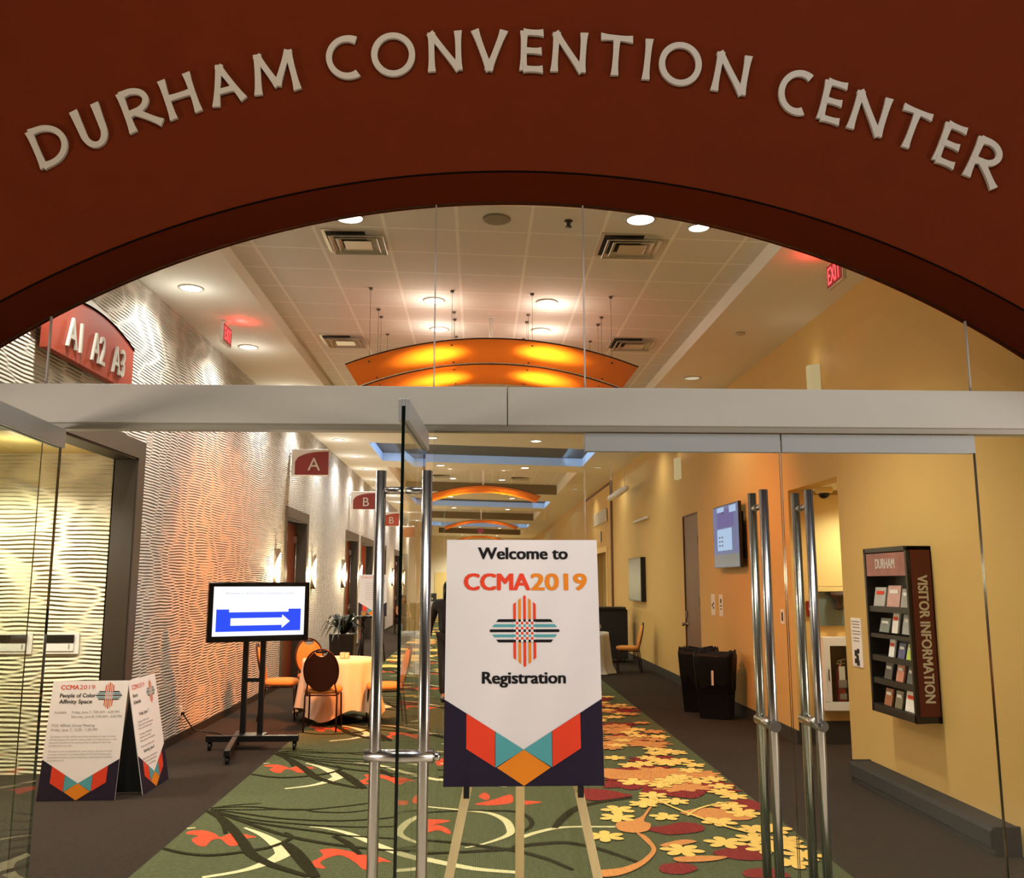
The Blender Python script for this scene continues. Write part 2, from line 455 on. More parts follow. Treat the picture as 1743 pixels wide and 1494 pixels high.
def tag(o, label, cat, group=None, kind=None):
    o['label'] = label; o['category'] = cat
    if group: o['group'] = group
    if kind: o['kind'] = kind
    return o
def thing(name, label, cat, loc=(0, 0, 0), rz=0.0, group=None):
    o = bpy.data.objects.new(name, None); o.empty_display_size = 0.1
    COL.objects.link(o); o.location = loc; o.rotation_euler = (0, 0, rz)
    return tag(o, label, cat, group)
def struct(o):
    o['kind'] = 'structure'; return o
def dup(root, loc, rz=None, label=None, group=None):
    r = root.copy(); COL.objects.link(r); r.location = loc
    if rz is not None: r.rotation_euler = (0, 0, rz)
    if label: r['label'] = label
    if group: r['group'] = group
    for ch in list(root.children):
        c = ch.copy(); COL.objects.link(c); c.parent = r
        for g in list(ch.children):
            d = g.copy(); COL.objects.link(d); d.parent = c
    return r
def lamp_light(parent, kind, loc, energy, col, radius=0.05, angle=120, blend=0.6, aim=None):
    l = bpy.data.lights.new('lamp_light', kind); l.energy = energy; l.color = col
    l.shadow_soft_size = radius
    if kind == 'SPOT':
        l.spot_size = radians(angle); l.spot_blend = blend
    o = bpy.data.objects.new('lamp_light', l); COL.objects.link(o); o.parent = parent; o.location = loc
    if aim: o.rotation_euler = Vector(aim).to_track_quat('-Z', 'Y').to_euler()
    return o
ORD = ['first', 'second', 'third', 'fourth', 'fifth', 'sixth', 'seventh', 'eighth', 'ninth', 'tenth', 'eleventh', 'twelfth', 'thirteenth', 'fourteenth', 'fifteenth', 'sixteenth']
# ================================================================== THE SETTING
XL, XR = -3.22, 3.43          # corridor side walls
YEND = 52.0
def cz(x, dz=0.0): return 4.4576 - 0.0256 * x + dz

# ---- floor and fitted patterned carpet runner
struct(MB().box(-8, 8, -0.36, 56, -0.1, 0.0).build('floor', M['carpet']))
struct(MB().box(-8, 8, -10, -0.36, -0.1, 0.0).build('floor_lobby', M['lobby_floor']))
DARK= [(0.02, [(-2.02, 3.14), (-1.91, 3.21), (-1.76, 3.26), (-1.67, 3.28)]), (0.028, [(-2.02, 3.15), (-1.72, 3.17), (-1.36, 3.06), (-1.06, 3.14), (-0.78, 3.28)]), (0.025, [(-2.01, 3.11), (-1.72, 3.08), (-1.34, 3.08), (-1.2, 3.0), (-0.97, 2.97), (-0.81, 3.04)]), (0.03, [(-2.01, 3.11), (-1.74, 2.97), (-1.41, 2.81), (-1.03, 2.73), (-0.72, 2.77), (-0.58, 2.83)]), (0.025, [(-2.0, 3.09), (-1.66, 2.82), (-1.32, 2.67), (-0.89, 2.56), (-0.56, 2.56)]), (0.035, [(-1.99, 3.08), (-1.69, 2.78), (-1.36, 2.58), (-1.11, 2.46), (-0.86, 2.33), (-0.53, 2.25)]), (0.045, [(-1.98, 3.06), (-1.62, 2.68), (-1.35, 2.41), (-1.16, 2.26), (-0.94, 2.13), (-0.65, 2.01), (-0.42, 1.96)]), (0.075, [(-2.04, 3.06), (-1.85, 2.83), (-1.7, 2.55), (-1.54, 2.21), (-1.42, 1.94), (-1.29, 1.76), (-1.17, 1.64), (-0.98, 1.48)]), (0.04, [(-1.87, 2.83), (-1.78, 2.64), (-1.71, 2.42)]), (0.09, [(-1.25, 2.16), (-1.15, 1.97), (-1.04, 1.72), (-0.93, 1.46)]), (0.045, [(-2.02, 2.08), (-1.83, 1.96), (-1.65, 1.92), (-1.45, 2.0), (-1.31, 2.11), (-1.24, 2.3), (-1.31, 2.43)]), (0.05, [(-0.96, 2.33), (-0.84, 2.15), (-0.73, 1.9)]), (0.04, [(-0.39, 2.94), (-0.1, 2.99), (0.08, 2.98), (0.26, 2.96), (0.35, 2.87), (0.4, 2.66), (0.37, 2.48), (0.29, 2.35)]), (0.07, [(0.55, 2.47), (0.63, 2.73), (0.77, 3.04), (0.97, 3.22), (1.24, 3.35)]), (0.06, [(-0.33, 1.9), (-0.07, 1.93), (0.23, 1.98), (0.28, 2.04), (0.51, 2.11), (0.64, 2.09), (0.8, 1.95), (0.99, 1.68)]), (0.05, [(-0.35, 2.21), (-0.12, 2.13), (0.14, 2.0), (0.28, 1.92), (0.44, 1.76), (0.58, 1.54)])]
CREAM= [([0.02, 0.05, 0.09, 0.12, 0.11, 0.08, 0.05, 0.04], [(-1.62, 2.57), (-1.46, 2.39), (-1.32, 2.18), (-1.23, 2.01), (-1.22, 1.9), (-1.29, 1.73), (-1.4, 1.59), (-1.59, 1.48)]), ([0.01, 0.03, 0.05, 0.06, 0.07, 0.07], [(-1.17, 2.57), (-1.05, 2.53), (-0.87, 2.39), (-0.67, 2.14), (-0.48, 1.91), (-0.31, 1.76)]), ([0.03, 0.02], [(-2.03, 2.56), (-1.96, 2.58)]), ([0.07, 0.07, 0.06, 0.05], [(-0.33, 1.8), (-0.15, 1.67), (0.02, 1.57), (0.26, 1.5)]), ([0.02, 0.03, 0.05, 0.06, 0.06, 0.05, 0.04, 0.03], [(-0.07, 2.02), (0.07, 2.12), (0.22, 2.31), (0.24, 2.48), (0.21, 2.7), (0.12, 2.88), (0.0, 2.96), (-0.4, 3.13)]), ([0.05, 0.05, 0.05, 0.04, 0.04], [(0.28, 2.21), (0.39, 2.34), (0.54, 2.46), (0.68, 2.5), (0.98, 2.49)])]
RED= [[(-1.98, 2.43), (-1.97, 2.5), (-1.88, 2.51), (-1.78, 2.42), (-1.72, 2.34), (-1.66, 2.44), (-1.48, 2.33), (-1.54, 2.29), (-1.55, 2.15), (-1.61, 2.13), (-1.7, 2.28), (-1.75, 2.28), (-1.76, 2.22), (-1.76, 2.12), (-1.82, 2.15), (-1.9, 2.29), (-1.88, 2.37)], [(-1.0, 2.0), (-0.93, 2.04), (-0.81, 1.98), (-0.72, 1.9), (-0.64, 1.88), (-0.52, 1.74), (-0.59, 1.74), (-0.66, 1.59), (-0.74, 1.74), (-0.85, 1.89), (-0.93, 1.82), (-0.95, 1.73), (-0.9, 1.63), (-0.97, 1.65), (-1.01, 1.75), (-0.96, 1.89)], [(-0.01, 3.19), (0.14, 3.34), (0.24, 3.48), (0.29, 3.48), (0.28, 3.23), (0.12, 3.15)], [(0.02, 3.44), (0.07, 3.58), (0.11, 3.46), (0.09, 3.32)], [(0.34, 3.29), (0.52, 3.24), (0.33, 3.14)], [(-0.38, 2.73), (-0.18, 2.7), (-0.32, 2.58), (-0.27, 2.59), (-0.2, 2.5), (-0.17, 2.38), (-0.19, 2.35), (-0.26, 2.45), (-0.36, 2.4)]]
MAROON= [[(1.42, 3.73), (1.66, 3.79), (1.83, 3.72), (1.89, 3.55), (1.73, 3.31), (1.52, 3.41), (1.35, 3.45)], [(1.17, 2.43), (1.33, 2.5), (1.48, 2.59), (1.59, 2.51), (1.56, 2.35), (1.33, 2.27), (1.23, 2.34)], [(1.5, 1.85), (1.67, 1.96), (1.8, 2.02), (1.85, 1.84), (1.79, 1.69), (1.61, 1.7)], [(1.13, 1.61), (1.27, 1.64), (1.33, 1.53), (1.22, 1.43), (1.1, 1.47)], [(1.61, 1.49), (1.78, 1.51), (1.83, 1.35), (1.58, 1.36)], [(0.83, 3.59), (0.98, 3.68), (1.22, 3.48), (1.23, 3.39), (0.9, 3.26)], [(1.87, 3.1), (2.12, 3.26), (2.22, 3.08), (2.15, 2.9), (1.84, 2.96)], [(1.52, 6.34), (1.81, 6.51), (2.0, 6.14), (1.83, 5.87), (1.53, 5.99)]]
ORANGE= [[(1.0, 2.58), (1.11, 2.65), (1.21, 2.75), (1.3, 2.98), (1.35, 3.06), (1.21, 2.65), (1.24, 2.55), (1.19, 2.38), (1.09, 2.32), (0.99, 2.39)], [(1.54, 2.89), (1.78, 2.99), (1.94, 2.82), (2.01, 2.67), (1.88, 2.62), (1.7, 2.68), (1.55, 2.79)], [(1.16, 4.48), (1.43, 4.39), (1.71, 4.3), (1.66, 4.08), (1.33, 4.02), (1.13, 4.1)], [(0.7, 1.5), (0.86, 1.55), (0.98, 1.65), (1.05, 1.75), (1.13, 1.94), (1.11, 2.19), (1.1, 2.32), (1.15, 2.23), (1.16, 1.94), (1.08, 1.72), (0.97, 1.54), (0.83, 1.41), (0.71, 1.4)], [(1.24, 1.75), (1.41, 1.78), (1.57, 1.75), (1.45, 1.67), (1.25, 1.66)], [(1.2, 2.02), (1.37, 2.14), (1.46, 2.09), (1.27, 1.98)]]
FLOW= [(1.07, 2.96), (0.87, 2.24), (1.03, 2.73), (1.38, 2.74), (1.32, 1.9), (1.64, 2.06), (1.45, 4.63), (1.39, 3.23), (1.56, 3.2), (1.92, 3.92), (1.94, 3.04), (1.99, 2.82), (1.74, 2.58), (1.93, 2.38), (2.14, 3.35), (1.35, 3.91), (1.48, 5.67), (2.02, 6.2), (2.01, 5.24), (2.02, 1.99), (2.08, 1.77), (1.94, 1.61), (1.35, 4.99), (1.75, 4.84), (2.04, 4.61), (1.86, 8.7), (1.76, 7.69), (1.86, 6.7), (1.86, 2.14), (1.87, 1.91), (2.17, 2.37), (2.13, 2.11), (1.42, 3.41), (2.14, 3.71), (2.08, 3.99), (1.29, 3.12)]
def ribbon(mb, pts, w, z, mi):
    P = [Vector((p[0], p[1])) for p in pts]; n = len(P)
    W = w if isinstance(w, (list, tuple)) else [w * (0.45 + 0.55 * sin(pi * min(1, (i + 0.6) / n))) for i in range(n)]
    # subdivide smoothly (Catmull-Rom)
    Q, V = [], []
    for i in range(n - 1):
        p0, p1, p2, p3 = P[max(i - 1, 0)], P[i], P[i + 1], P[min(i + 2, n - 1)]
        for k in range(6):
            t = k / 6
            Q.append(0.5 * ((2 * p1) + (p2 - p0) * t + (2 * p0 - 5 * p1 + 4 * p2 - p3) * t * t + (3 * p1 - p0 - 3 * p2 + p3) * t ** 3))
            V.append(W[i] * (1 - t) + W[i + 1] * t)
    Q.append(P[-1]); V.append(W[-1])
    v = []
    for i, p in enumerate(Q):
        d = (Q[min(i + 1, len(Q) - 1)] - Q[max(i - 1, 0)]); d = d.normalized() if d.length > 1e-6 else Vector((1, 0))
        nrm = Vector((-d.y, d.x)) * V[i] / 2
        v += [(p.x + nrm.x, p.y + nrm.y, z), (p.x - nrm.x, p.y - nrm.y, z)]
    mb.add(v, [(2 * i, 2 * i + 1, 2 * i + 3, 2 * i + 2) for i in range(len(Q) - 1)], mi)
def flower(mb, x, y, r, z, mi, rnd, petals=6):
    n = petals * 12; a0 = rnd.random() * 6
    mb.plane([(x + r * (0.40 + 0.60 * abs(cos(petals * t / 2)) ** 0.7) * cos(t + a0), y + r * (0.40 + 0.60 * abs(cos(petals * t / 2)) ** 0.7) * sin(t + a0), z) for t in [2 * pi * k / n for k in range(n)]], mi)
def blob(mb, x, y, rx, ry, z, mi, rnd, spikes=7):
    n = 40; ph = rnd.random() * 6
    pts = []
    for k in range(n):
        t = 2 * pi * k / n
        q = 1 + 0.22 * sin(spikes * t + ph) + 0.1 * sin(3 * t + 2 * ph)
        pts.append((min(2.19, max(-2.0, x + rx * q * cos(t))), y + ry * q * sin(t), z))
    mb.plane(pts, mi)
rnd = random.Random(5)
def smooth(poly, k=4):
    P = [Vector(p) for p in poly]; n = len(P); out = []
    for i in range(n):
        p0, p1, p2, p3 = P[i - 1], P[i], P[(i + 1) % n], P[(i + 2) % n]
        for j in range(k):
            t = j / k
            out.append(0.5 * ((2 * p1) + (p2 - p0) * t + (2 * p0 - 5 * p1 + 4 * p2 - p3) * t * t + (3 * p1 - p0 - 3 * p2 + p3) * t ** 3))
    return [(p.x, p.y) for p in out]
RED, MAROON, ORANGE = [[smooth(p) for p in q] for q in (RED, MAROON, ORANGE)]
cp = MB()
CXL, CXR = -2.02, 2.20
cp.plane([(CXL, -0.3, .0015), (CXR, -0.3, .0015), (CXR, YEND, .0015), (CXL, YEND, .0015)], 0)
inx = lambda x: min(CXR - .005, max(CXL + .005, x))
for k in range(-1, 10):
    oy = 2.3 * k
    for i, poly in enumerate(RED): cp.plane([(inx(x), y + oy, .0030 + .0001 * i) for x, y in poly], 3)
    for i, (w, pts) in enumerate(CREAM): ribbon(cp, [(inx(x), y + oy) for x, y in pts], w, .0040 + .00012 * i, 2)
    for i, (w, pts) in enumerate(DARK): ribbon(cp, [(inx(x), y + oy) for x, y in pts], w, .0050 + .00008 * i, 1)
    if k >= 1:   # a second sweep fills the middle further on
        for i, (w, pts) in enumerate(DARK[3:8]): ribbon(cp, [(inx(x + 1.5), y + oy + 1.1) for x, y in pts], w, .0062 + .0001 * i, 1)
        for i, (w, pts) in enumerate(CREAM[:2]): ribbon(cp, [(inx(x + 1.25), y + oy + 1.0) for x, y in pts], w, .0048 + .0001 * i, 2)
for i, poly in enumerate(MAROON): cp.plane([(inx(x), y, .0070 + .0001 * i) for x, y in poly], 4)
for i, poly in enumerate(ORANGE): cp.plane([(inx(x), y, .0080 + .0001 * i) for x, y in poly], 5)
for i, (x, y) in enumerate(FLOW): flower(cp, min(x, CXR - .14), y, 0.115 + 0.03 * rnd.random(), .0090 + .00006 * i, 6, rnd, 6 if i % 3 else 5)
zc = .0113
for k in range(150):          # the flowering right-hand border runs the length of the corridor
    y = 3.4 + 46 * (k / 150.0) ** 1.25; zc += .00001
    lo = 1.15 if y < 9 else 0.7
    for j in range(2):
        x = lo + (CXR - lo - .15) * rnd.random() ** 0.75
        c = rnd.random()
        if c < 0.16: blob(cp, x, y + rnd.random() * .3, .26, .13 + .006 * y, .0072 + .00002 * k, 4, rnd)
        elif c < 0.34: blob(cp, x, y + rnd.random() * .3, .24, .14 + .006 * y, .0084 + .00002 * k, 5, rnd, 9)
        else: flower(cp, x, y + rnd.random() * .3, .10 + .05 * rnd.random(), zc + .002 * j, 5 if (4.6 < y < 9 and rnd.random() < .5) else 6, rnd)
for k in range(110):          # and spreads over the whole width far away
    y = 14 + 36 * rnd.random(); x = -1.9 + 3.9 * rnd.random()
    blob(cp, x, y, .3 + .3 * rnd.random(), .2 + .3 * rnd.random(), .0100 + .00001 * k, 6 if k % 3 else 5, rnd)
ribbon(cp, [(2.15, 2.05), (1.95, 2.2), (1.75, 2.45), (1.6, 2.75), (1.5, 3.0), (1.4, 3.3)], .03, .0128, 6)
ribbon(cp, [(1.55, 2.75), (1.68, 2.95), (1.86, 3.1), (2.0, 3.15)], .025, .0129, 6)
struct(cp.build('floor_runner', [M['green'], M['sw_dark'], M['sw_cream'], M['sw_red'], M['sw_maroon'], M['sw_orange'], M['sw_yellow']], fix=False))

# ---- the red arched entrance wall
AX, AZ, AR = 0.205, -0.837, 4.37
SPR = 2.42
HW = sqrt(AR ** 2 - (SPR - AZ) ** 2)
arch_z = lambda x, r=AR: AZ + sqrt(max(0, r * r - (x - AX) ** 2))
arch_pts = []
a0 = math.acos(HW / AR)
NA = 72
for i in range(NA + 1):
    a = pi - a0 - (pi - 2 * a0) * i / NA
    arch_pts.append((AX + AR * cos(a), AZ + AR * sin(a)))
arch_pts[0] = (AX - HW, SPR); arch_pts[-1] = (AX + HW, SPR)
YF, YB = -0.34, 0.03
mb = MB()
for Y in (YF, YB):
    for (xa, za), (xb, zb) in zip(arch_pts[:-1], arch_pts[1:]):
        mb.plane([(xa, Y, za), (xb, Y, zb), (xb, Y, 6.4), (xa, Y, 6.4)])
    for xa, xb in ((-5.5, AX - HW), (AX + HW, 6.0)):
        mb.plane([(xa, Y, 0), (xb, Y, 0), (xb, Y, SPR), (xb, Y, 6.4), (xa, Y, 6.4)])
open_pts = [(AX - HW, 0)] + arch_pts + [(AX + HW, 0)]
for (xa, za), (xb, zb) in zip(open_pts[:-1], open_pts[1:]):
    mb.plane([(xa, YF, za), (xb, YF, zb), (xb, YB, zb), (xa, YB, za)])
mb.plane([(-5.5, YF, 6.4), (6, YF, 6.4), (6, YB, 6.4), (-5.5, YB, 6.4)])
struct(mb.build('wall_front', M['red']))
# thin dark bead along the front edge of the arch
mb = MB()
mb.path([(AX + (AR - .001) * cos(a), YF - .001, AZ + (AR - .001) * sin(a)) for a in [pi - a0 - (pi - 2 * a0) * i / NA for i in range(NA + 1)]], 0.0045, 0, 6)
struct(mb.build('trim_1', M['dark_trim']))

# ---- raised lettering following the arch
LETTERS= [('D', -1.935, 3.498, -0.084, 0.173, 0.149), ('U', -1.75, 3.585, -0.082, 0.184, 0.133), ('R', -1.56, 3.676, -0.076, 0.186, 0.153), ('H', -1.386, 3.743, -0.068, 0.183, 0.149), ('A', -1.198, 3.81, -0.058, 0.181, 0.15), ('M', -1.017, 3.871, -0.035, 0.197, 0.211), ('C', -0.69, 3.96, -0.019, 0.196, 0.153), ('O', -0.499, 3.977, -0.008, 0.21, 0.208), ('N', -0.238, 4.005, -0.011, 0.196, 0.158), ('V', -0.034, 4.011, -0.001, 0.205, 0.148), ('E', 0.18, 4.019, 0.005, 0.203, 0.109), ('N', 0.322, 4.021, 0.01, 0.199, 0.163), ('T', 0.539, 4.014, 0.017, 0.195, 0.157), ('I', 0.74, 3.992, 0.024, 0.2, 0.022), ('O', 0.811, 3.976, 0.023, 0.21, 0.207), ('N', 1.062, 3.945, 0.037, 0.197, 0.164), ('C', 1.36, 3.864, 0.058, 0.199, 0.143), ('E', 1.55, 3.813, 0.056, 0.198, 0.108), ('N', 1.688, 3.773, 0.064, 0.192, 0.169), ('T', 1.887, 3.708, 0.078, 0.183, 0.151), ('E', 2.078, 3.621, 0.083, 0.191, 0.108), ('R', 2.217, 3.553, 0.095, 0.192, 0.158)]
def stroke(mb, pts, w, T, flare=1.0, closed=False):
    """one brush stroke in glyph space (x 0..1 of width, y 0..1 of cap height); T maps to the wall"""
    P = [Vector(p) for p in pts]; n = len(P); L, R = [], []
    for i, p in enumerate(P):
        a = P[i - 1] if (closed or i) else P[0]; c = P[(i + 1) % n] if (closed or i < n - 1) else P[-1]
        d = (c - a).normalized(); nr = Vector((-d.y, d.x))
        t = i / (n - 1) if n > 1 else 0
        k = w / 2 * (1 + (0 if closed else flare * 0.38 * abs(2 * t - 1) ** 3))
        L.append(p + nr * k); R.append(p - nr * k)
    if not closed:   # slightly slanted rounded ends
        L[0] += (P[0] - P[1]).normalized() * w * 0.12; R[-1] += (P[-1] - P[-2]).normalized() * w * 0.12
    fr = [T(p) for p in L] + [T(p) for p in R]
    bk = [(x, y + 0.045, z) for x, y, z in fr]
    o = 2 * n; f = []
    rng = range(n if closed else n - 1)
    for i in rng:
        j = (i + 1) % n
        f += [(i, j, n + j, n + i), (o + i, o + j, o + n + j, o + n + i), (i, j, o + j, o + i), (n + i, n + j, o + n + j, o + n + i)]
    if not closed: f += [(0, n, o + n, o), (n - 1, 2 * n - 1, o + 2 * n - 1, o + n - 1)]
    mb.add(fr + bk, f)
def arc(cx, cy, rx, ry, a, b, n=20):
    return [(cx + rx * cos(radians(a + (b - a) * i / n)), cy + ry * sin(radians(a + (b - a) * i / n))) for i in range(n + 1)]
def lin(p, q, n=6): return [(p[0] + (q[0] - p[0]) * i / n, p[1] + (q[1] - p[1]) * i / n) for i in range(n + 1)]
def glyph(ch, w):
    """strokes in units of cap height; w = width / cap height"""
    h = 0.085
    if ch == 'D': return [lin((h, .02), (h, .98)), lin((h, .95), (w * .35, .95)) + arc(w * .35, .5, w * .6, .45, 90, -90)[1:] + lin((w * .35, .05), (h, .05))[1:]]
    if ch == 'U': return [lin((h, 1), (h * 1.2, .45)) + arc(w * .5, .40, w * .5 - h * 1.2, .34, 180, 360)[1:] + lin((w - h * 1.2, .45), (w - h, 1))[1:]]
    if ch == 'R': return [lin((h, 0), (h, .98)), lin((h, .93), (w * .35, .95)) + arc(w * .35, .70, w * .42, .25, 90, -90)[1:] + lin((w * .35, .45), (h, .42))[1:], lin((w * .38, .44), (w * .98, 0))]
    if ch == 'H': return [lin((h, 0), (h, 1)), lin((w - h, 0), (w - h, 1)), lin((h, .52), (w - h, .52))]
    if ch == 'A': return [lin((h * .8, 0), (w * .5, 1)), lin((w * .46, .98), (w - h * .6, 0)), lin((w * .2, .34), (w * .76, .34))]
    if ch == 'M': return [lin((h, 0), (w * .17, .97)), lin((w * .15, .95), (w * .52, .16)), lin((w * .50, .16), (w * .84, .98)), lin((w * .83, .97), (w - h, 0))]
    if ch == 'C': return [arc(w * .62, .5, w * .56, .47, 62, 298, 30)]
    if ch == 'O': return [arc(w * .5, .5, w * .5 - h, .5 - h * .6, 0, 351, 40)]
    if ch == 'N': return [lin((h, 0), (h * 1.3, .97)), lin((h * .9, .97), (w - h, .03)), lin((w - h * 1.1, .02), (w - h * .8, 1))]
    if ch == 'V': return [lin((h * .5, 1), (w * .52, .03)), lin((w * .48, .03), (w - h * .3, 1))]
    if ch == 'E': return [lin((h, .02), (h, .98)), lin((h, .95), (w - .02, .95)), lin((h, .5), (w * .9, .5)), lin((h, .05), (w - .02, .05))]
    if ch == 'T': return [lin((0.03, .95), (w - .03, .95)), lin((w * .5, .95), (w * .5, 0))]
    if ch == 'I': return [lin((w * .5 + .05, 0), (w * .5 + .05, 1))]
lt = thing('wall_lettering', 'raised pale grey letters spelling DURHAM CONVENTION CENTER curved above the arch', 'lettering', (0.2, YF, 3.9))
for ch, bx, bz, ux, uz, wd in LETTERS:
    hgt = sqrt(ux * ux + uz * uz); U = Vector((ux, uz)) / hgt; Rr = Vector((U.y, -U.x))
    def T(p, bx=bx, bz=bz, U=U, Rr=Rr, hgt=hgt):
        q = Vector((bx, bz)) + Rr * (p[0] * hgt) + U * (p[1] * hgt)
        return (q.x - 0.2, -0.030, q.y - 3.9)
    mb = MB()
    for si, st in enumerate(glyph(ch, wd / hgt)):
        n0 = len(mb.v); stroke(mb, st, 0.135, T, closed=(ch == 'O'))
        mb.v[n0:] = [(x, (-0.014 - .0004 * si if y < 0 else 0.002), z) for x, y, z in mb.v[n0:]]
    mb.build('letter', M['letter'], lt, fix=False)

# ---- header beam, its joint, glazing
struct(MB().box(AX - HW, 0.133, -0.055, 0.085, 2.42, 2.60).build('trim_2', M['header'], bevel=.003))
struct(MB().box(0.137, AX + HW, -0.055, 0.085, 2.42, 2.60).build('trim_3', M['header'], bevel=.003))
struct(MB().box(AX - HW, AX + HW, -0.012, 0.06, 2.398, 2.42).build('trim_4', M['header']))
def pane(name, poly):
    n = len(poly); mb = MB()
    v = [(x, -.006, z) for x, z in poly] + [(x, .006, z) for x, z in poly]
    mb.add(v, [tuple(range(n)), tuple(range(n, 2 * n))], 0)
    mb.add(v, [(i, (i + 1) % n, n + (i + 1) % n, n + i) for i in range(n)], 1)
    return struct(mb.build(name, [M['glass'], M['glass_edge']]))
cuts = [AX - HW + .02, -2.005, -0.21, 0.505, 2.37, AX + HW - .02]
for i in range(5):
    xa, xb = cuts[i] + .002, cuts[i + 1] - .002
    top = [(xa + (xb - xa) * k / 14, min(arch_z(xa + (xb - xa) * k / 14) - .001, 9)) for k in range(15)]
    pane('window_%d' % (i + 1), [(xb, 2.60), (xa, 2.60)] + [p for p in top if p[1] > 2.60])
for i, x in enumerate(cuts[1:5]):
    struct(MB().box(x - .0035, x + .0035, -.0065, .0065, 2.60, arch_z(x) - .002).build('trim_%d' % (14 + i), M['p_grey']))
pane('window_6', [(AX - HW + .005, 0.01), (-2.0, 0.01), (-2.0, 2.395), (AX - HW + .005, 2.395)])
pane('window_7', [(-0.207, 0.01), (0.495, 0.01), (0.495, 2.395), (-0.207, 2.395)])
pane('window_8', [(2.366, 0.01), (AX + HW - .005, 0.01), (AX + HW - .005, 2.395), (2.366, 2.395)])

def glass_door(name, hinge, w, rz, hx, top=2.39):
    d = bpy.data.objects.new(name, None); COL.objects.link(d); d.location = (*hinge, 0); d.rotation_euler = (0, 0, rz); d['kind'] = 'structure'
    g = MB()
    poly = [(0.0, .10), (w, .10), (w, top - .03), (0.0, top - .03)]; n = 4
    v = [(x, -.006, z) for x, z in poly] + [(x, .006, z) for x, z in poly]
    g.add(v, [(0, 1, 2, 3), (4, 5, 6, 7)], 0); g.add(v, [(i, (i + 1) % n, n + (i + 1) % n, n + i) for i in range(n)], 1)
    g.build('glass_panel', [M['glass'], M['glass_edge']], d)
    r = MB().box(0, w, -.021, -.007, top - .085, top).box(0, w, .007, .021, top - .085, top).box(0, w, -.007, .007, top - .028, top)
    r.build('top_rail', M['rail'], d, bevel=.002)
    MB().box(0, w, -.021, .021, .01, .10).build('bottom_rail', M['rail'], d, bevel=.002)
    for s in (-1, 1):
        h = MB().tube((hx, s * .088, .22), (hx, s * .088, 2.12), .0205, 0, 20)
        h.tube((hx, s * .007, 2.045), (hx, s * .088, 2.045), .014, 0, 14)
        h.tube((hx, s * .007, 0.33), (hx, s * .088, 0.33), .014, 0, 14)
        h.build('pull_handle', M['steel'], d)
    k = MB().tube((hx, -.125, 1.075), (hx, .125, 1.075), .0245, 0, 20).tube((hx, .125, 1.075), (hx, .148, 1.075), .016, 0, 16)
    k.build('lock_housing', M['steel'], d)
    return d
glass_door('door_1', (-1.908, -0.02), 0.95, -pi / 2 + 0.075, 0.89)
glass_door('door_2', (-0.250, -0.0), 0.80, -pi / 2 - 0.042, 0.745)
glass_door('door_3', (0.500, 0), 0.922, 0.0, 0.81)
glass_door('door_4', (2.360, 0), 0.930, pi, 0.84)

# ---- left wall with its openings
OPEN = [(1.0, 4.45, 2.86), (11.30, 13.12, 2.80), (18.35, 20.52, 2.80), (21.28, 24.05, 2.80), (25.1, 28.0, 2.80), (31.5, 34.5, 2.80)]
mb = MB(); y = 0.04
for y0, y1, zt in OPEN:
    mb.box(XL - .22, XL, y, y0, 0, 4.75); mb.box(XL - .22, XL, y0, y1, zt, 4.75); y = y1
mb.box(XL - .22, XL, y, YEND, 0, 4.75)
struct(mb.build('wall_left', M['wave'], fix=False))
mb = MB(); y = 4.72
for y0, y1 in ((4.72, 11.1), (13.3, 18.15), (20.72, 21.08), (24.25, 24.9), (28.2, 31.3), (34.7, YEND)):
    mb.box(XL, XL + .012, y0, y1, 0, .09)
struct(mb.build('baseboard_left', M['base']))
# alcove behind the big opening
struct(MB().box(-7.2, XL - .20, 4.45, 4.6, 0, 3.0).build('wall_alcove', M['wave_x'], fix=False))
struct(MB().box(-7.2, XL - .22, .85, 1.0, 0, 3.0).build('wall_alcove_near', M['yellow']))
struct(MB().box(-7.35, -7.2, .85, 4.6, 0, 3.0).build('wall_alcove_end', M['cream']))
struct(MB().box(-7.2, XL - .22, 1.0, 4.45, 2.90, 3.0).build('ceiling_alcove', M['yellow_trim']))
def door_frame(name, y0, y1, zt, depth=.2, w=.17, fm='brown_frame', im='dark_frame'):
    mb = MB()
    x = XL + .012
    mb.box(XL, x, y0 - w, y0, 0, zt + w, 0).box(XL, x, y1, y1 + w, 0, zt + w, 0).box(XL, x, y0, y1, zt, zt + w, 0)
    mb.box(XL - depth, XL, y0 - .005, y0 + .02, 0, zt, 1).box(XL - depth, XL, y1 - .02, y1 + .005, 0, zt, 1).box(XL - depth, XL, y0, y1, zt - .02, zt, 1)
    o = mb.build(name, [M[fm], M[im]]); return struct(o)
door_frame('trim_5', 1.0, 4.45, 2.86)
